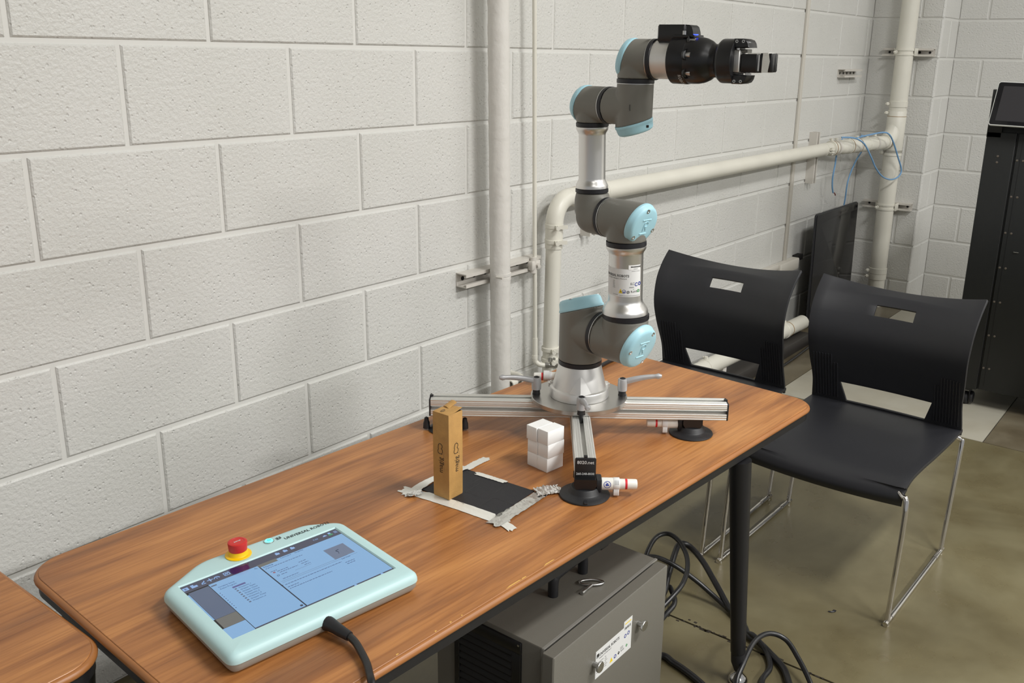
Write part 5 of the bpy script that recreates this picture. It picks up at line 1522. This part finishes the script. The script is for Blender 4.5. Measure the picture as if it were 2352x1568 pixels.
# ================================================================== FLOOR CABLES
def cable(name, label, pts, r, cat='cable'):
    t_ = solo(name, MB().tube(pts, r, n=12, res=7), M['cable'], label, cat, 'black cables under the table'); return t_
cable('cable', 'black cable in a high loop beside the control box', [(.46, -.80, .10), (.62, -.80, .05), (.80, -.760, .09), (.884, -.735, .125), (.940, -.728, .14), (.967, -.747, .145), (.960, -.783, .14), (.934, -.819, .128), (.897, -.845, .118), (.850, -.863, .11), (.80, -.868, .10), (.70, -.85, .06), (.60, -.84, .02), (.48, -.83, .03)], .0062)
cable('cable', 'thick black cable arching from behind the box to the table leg', [(.455, -.82, .05), (.70, -.80, .012), (.85, -.80, .030), (.925, -.778, .055), (.985, -.760, .078), (1.030, -.748, .085), (1.053, -.756, .080), (1.054, -.782, .070), (1.034, -.822, .058), (1.006, -.862, .044), (.975, -.905, .028), (.945, -.945, .014), (.92, -.985, .009), (.90, -1.01, .009), (.870, -1.035, .010), (.862, -1.062, .012), (.842, -1.100, .010), (.808, -1.150, .009), (.760, -1.185, .009), (.70, -1.23, .009)], .0080)
cable('cable', 'black cable running straight from box corner to table leg', [(.455, -.86, .34), (.50, -.85, .33), (.60, -.83, .26), (.78, -.765, .16), (.88, -.757, .12), (.930, -.790, .085), (.952, -.845, .050), (.955, -.900, .022), (.945, -.945, .0085), (.93, -.99, .007), (.885, -1.020, .008), (.868, -1.045, .02), (.852, -1.075, .016), (.826, -1.105, .009), (.788, -1.125, .008), (.735, -1.130, .008), (.66, -1.17, .008)], .0064)
cable('cable', 'short black cable curl low on the floor behind the box', [(.50, -.80, .012), (.80, -.775, .012), (.905, -.783, .030), (.895, -.808, .028), (.868, -.830, .018), (.82, -.830, .0075), (.70, -.84, .0075), (.50, -.85, .0075)], .0066)
cable('cable', 'thick black cable lying on the floor in front of the table leg', [(.46, -.83, .012), (.60, -.86, .0085), (.672, -.902, .0085), (.668, -.940, .0085), (.660, -.974, .0085), (.648, -1.010, .0085), (.630, -1.05, .0085), (.60, -1.10, .0085)], .0080)
cable('cable', 'black cable hoop standing up around the table foot', [(.60, -1.16, .008), (.652, -1.105, .03), (.705, -1.094, .055), (.775, -1.088, .072), (.828, -1.101, .070), (.846, -1.135, .058), (.822, -1.177, .040), (.786, -1.218, .024), (.750, -1.250, .010), (.70, -1.30, .008)], .0060)
# dark power adapter strap seen behind the leg
# cable lying on the far end of the table
cable('cable', 'black cable end lying on the far corner of the table behind the robot', [(.86, -.560, T + .0055), (.905, -.5535, T + .0058), (.950, -.5500, T + .0058), (.99, -.5495, T + .0056), (1.03, -.542, T + .0055), (1.068, -.525, T + .003), (1.088, -.512, T - .02), (1.095, -.50, T - .10)], .0054)
cable('cable', 'thin black cable slanting behind the left chair down to the floor', [(2.02, -.16, .34), (2.06, -.19, .26), (2.10, -.22, .16), (2.14, -.25, .06), (2.25, -.27, .006), (2.6, -.27, .006), (3.0, -.26, .006), (3.35, -.235, .006), (3.62, -.20, .006)], .0055)

# ================================================================== BLACK CABINET WITH TABLET
KX, KY0, KY1 = 2.892, -.972, -1.90
kb = thing('machine_cabinet', 'tall black metal cabinet on casters at the right edge', 'cabinet', (KX + .3, -1.45, 0))
obj('body', MB().box(KX + .012, KX + .66, KY1, KY0 - .002, .082, 1.20, .002), M['cabinet'], kb)
obj('corner_post', MB().box(KX, KX + .05, KY0 - .1035, KY0, .080, 1.10, .002), M['cabinet'], kb)
dp = obj('door_panel', MB().box(KX + .004, KX + .014, KY1, KY0 - .110, .084, 1.10, .0015), M['cabinet'], kb)
obj('panel_seam', MB().box(KX + .0032, KX + .0042, KY0 - .1275, KY0 - .1265, .10, 1.09), M['vent'], dp)
obj('top_post', MB().box(KX, KX + .03, KY0 - .05, KY0 + .001, 1.08, 1.255, .001), M['cabinet'], kb)
for z in (.177, .313, .451, .588, .7245, .8635, 1.000):
    for y in (KY0 - .1175, KY0 - .1385):
        obj('rivet', MB().lathe((KX + .004, y, z), (-1, 0, 0), [(.0044, 0), (.0040, .0012), (.0018, .0018)], 12), mat('bronze_rivet', (.22, .19, .16), .4, .8) if 'rv' not in M else M['rv'], dp)
        if 'rv' not in M: M['rv'] = bpy.data.materials['bronze_rivet']
for y, z in ((KY0 - .050, 1.011), (KY0 - .050, .988), (KY0 - .050, .114), (KY0 - .050, .0905)):
    obj('rivet', MB().lathe((KX, y, z), (-1, 0, 0), [(.0044, 0), (.0040, .0012), (.0018, .0018)], 12), M['rv'], kb)
obj('door_catch', MB().box(KX - .002, KX + .005, KY0 - .175, KY0 - .157, .6545, .6565, .0004), M['steel'], dp)
def caster(x, y):
    c = obj('caster', MB().box(x - .024, x + .024, y - .020, y + .020, .066, .083, .002).box(x - .018, x + .022, y + .0125, y + .0165, .020, .068, .001).box(x - .018, x + .022, y - .0165, y - .0125, .020, .068, .001), M['black_metal'], kb)
    w = obj('wheel', MB().lathe((x + .004, y - .011, .0262), (0, 1, 0), [(.010, 0), (.022, .0005), (.0262, .004), (.0262, .018), (.022, .0215), (.010, .022)], 28), M['black_soft'], c)
    for sy in (-1, 1): obj('wheel_hood', MB().lathe((x + .004, y + sy * .0175, .0325), (0, sy, 0), [(.025, 0), (.0255, .006), (.022, .010), (.010, .0115)], 24), M['black_metal'], c)
caster(KX + .042, KY0 - .062); caster(KX + .60, KY0 - .062); caster(KX + .042, KY1 + .07); caster(KX + .60, KY1 + .07)
# tilted touch tablet on the cabinet front
tp = Vector((KX - .060, KY0 - .010, 1.129)); 
Ft = frame(tp, (0, -1, -.012), (.075, -.022, .160))
tb = thing('touch_tablet', 'white rimmed touch tablet tilted on top of the black cabinet', 'tablet', (KX - .02, KY0 - .15, 1.10))
TWd, THt = .245, .172
mb = MB().prism(rrect(TWd, THt, .010, 5, TWd/2, THt/2), -.010, 0, .002, Ft); obj('rim', mb, M['white_rim'], tb, 'white rim')
mb = MB().prism(rrect(TWd - .006, THt - .006, .008, 5, TWd/2, THt/2), .0001, .0010, .0003, Ft); obj('bezel', mb, M['glass_black'], tb, 'black bezel')
mb = MB().prism(rrect(TWd - .044, THt - .036, .001, 2, TWd/2, THt/2), .0009, .0013, 0, Ft); obj('display', mb, M['tablet_screen'], tb, 'dark display')
mb = MB().box(.05, .15, .03, .10, -.035, -.010, .003, Ft); obj('mount', mb, M['cabinet'], tb)

# small things: crumbs and scraps on table and floor
def crumb(label, pts, r, mt_): return solo('scrap', MB().tube(pts, r, n=5, res=3), mt_, label, 'scrap', 'tiny scraps')
blk = M['black_soft']
solo('scrap', MB().box(1.118, 1.127, -1.158, -1.150, 0, .0015, .0004).tube([(1.118, -1.155, .001), (1.112, -1.150, .0015), (1.110, -1.143, .001)], .0022, n=6, res=3), blk, 'tiny black scrap on the floor between table leg and front chair', 'scrap')
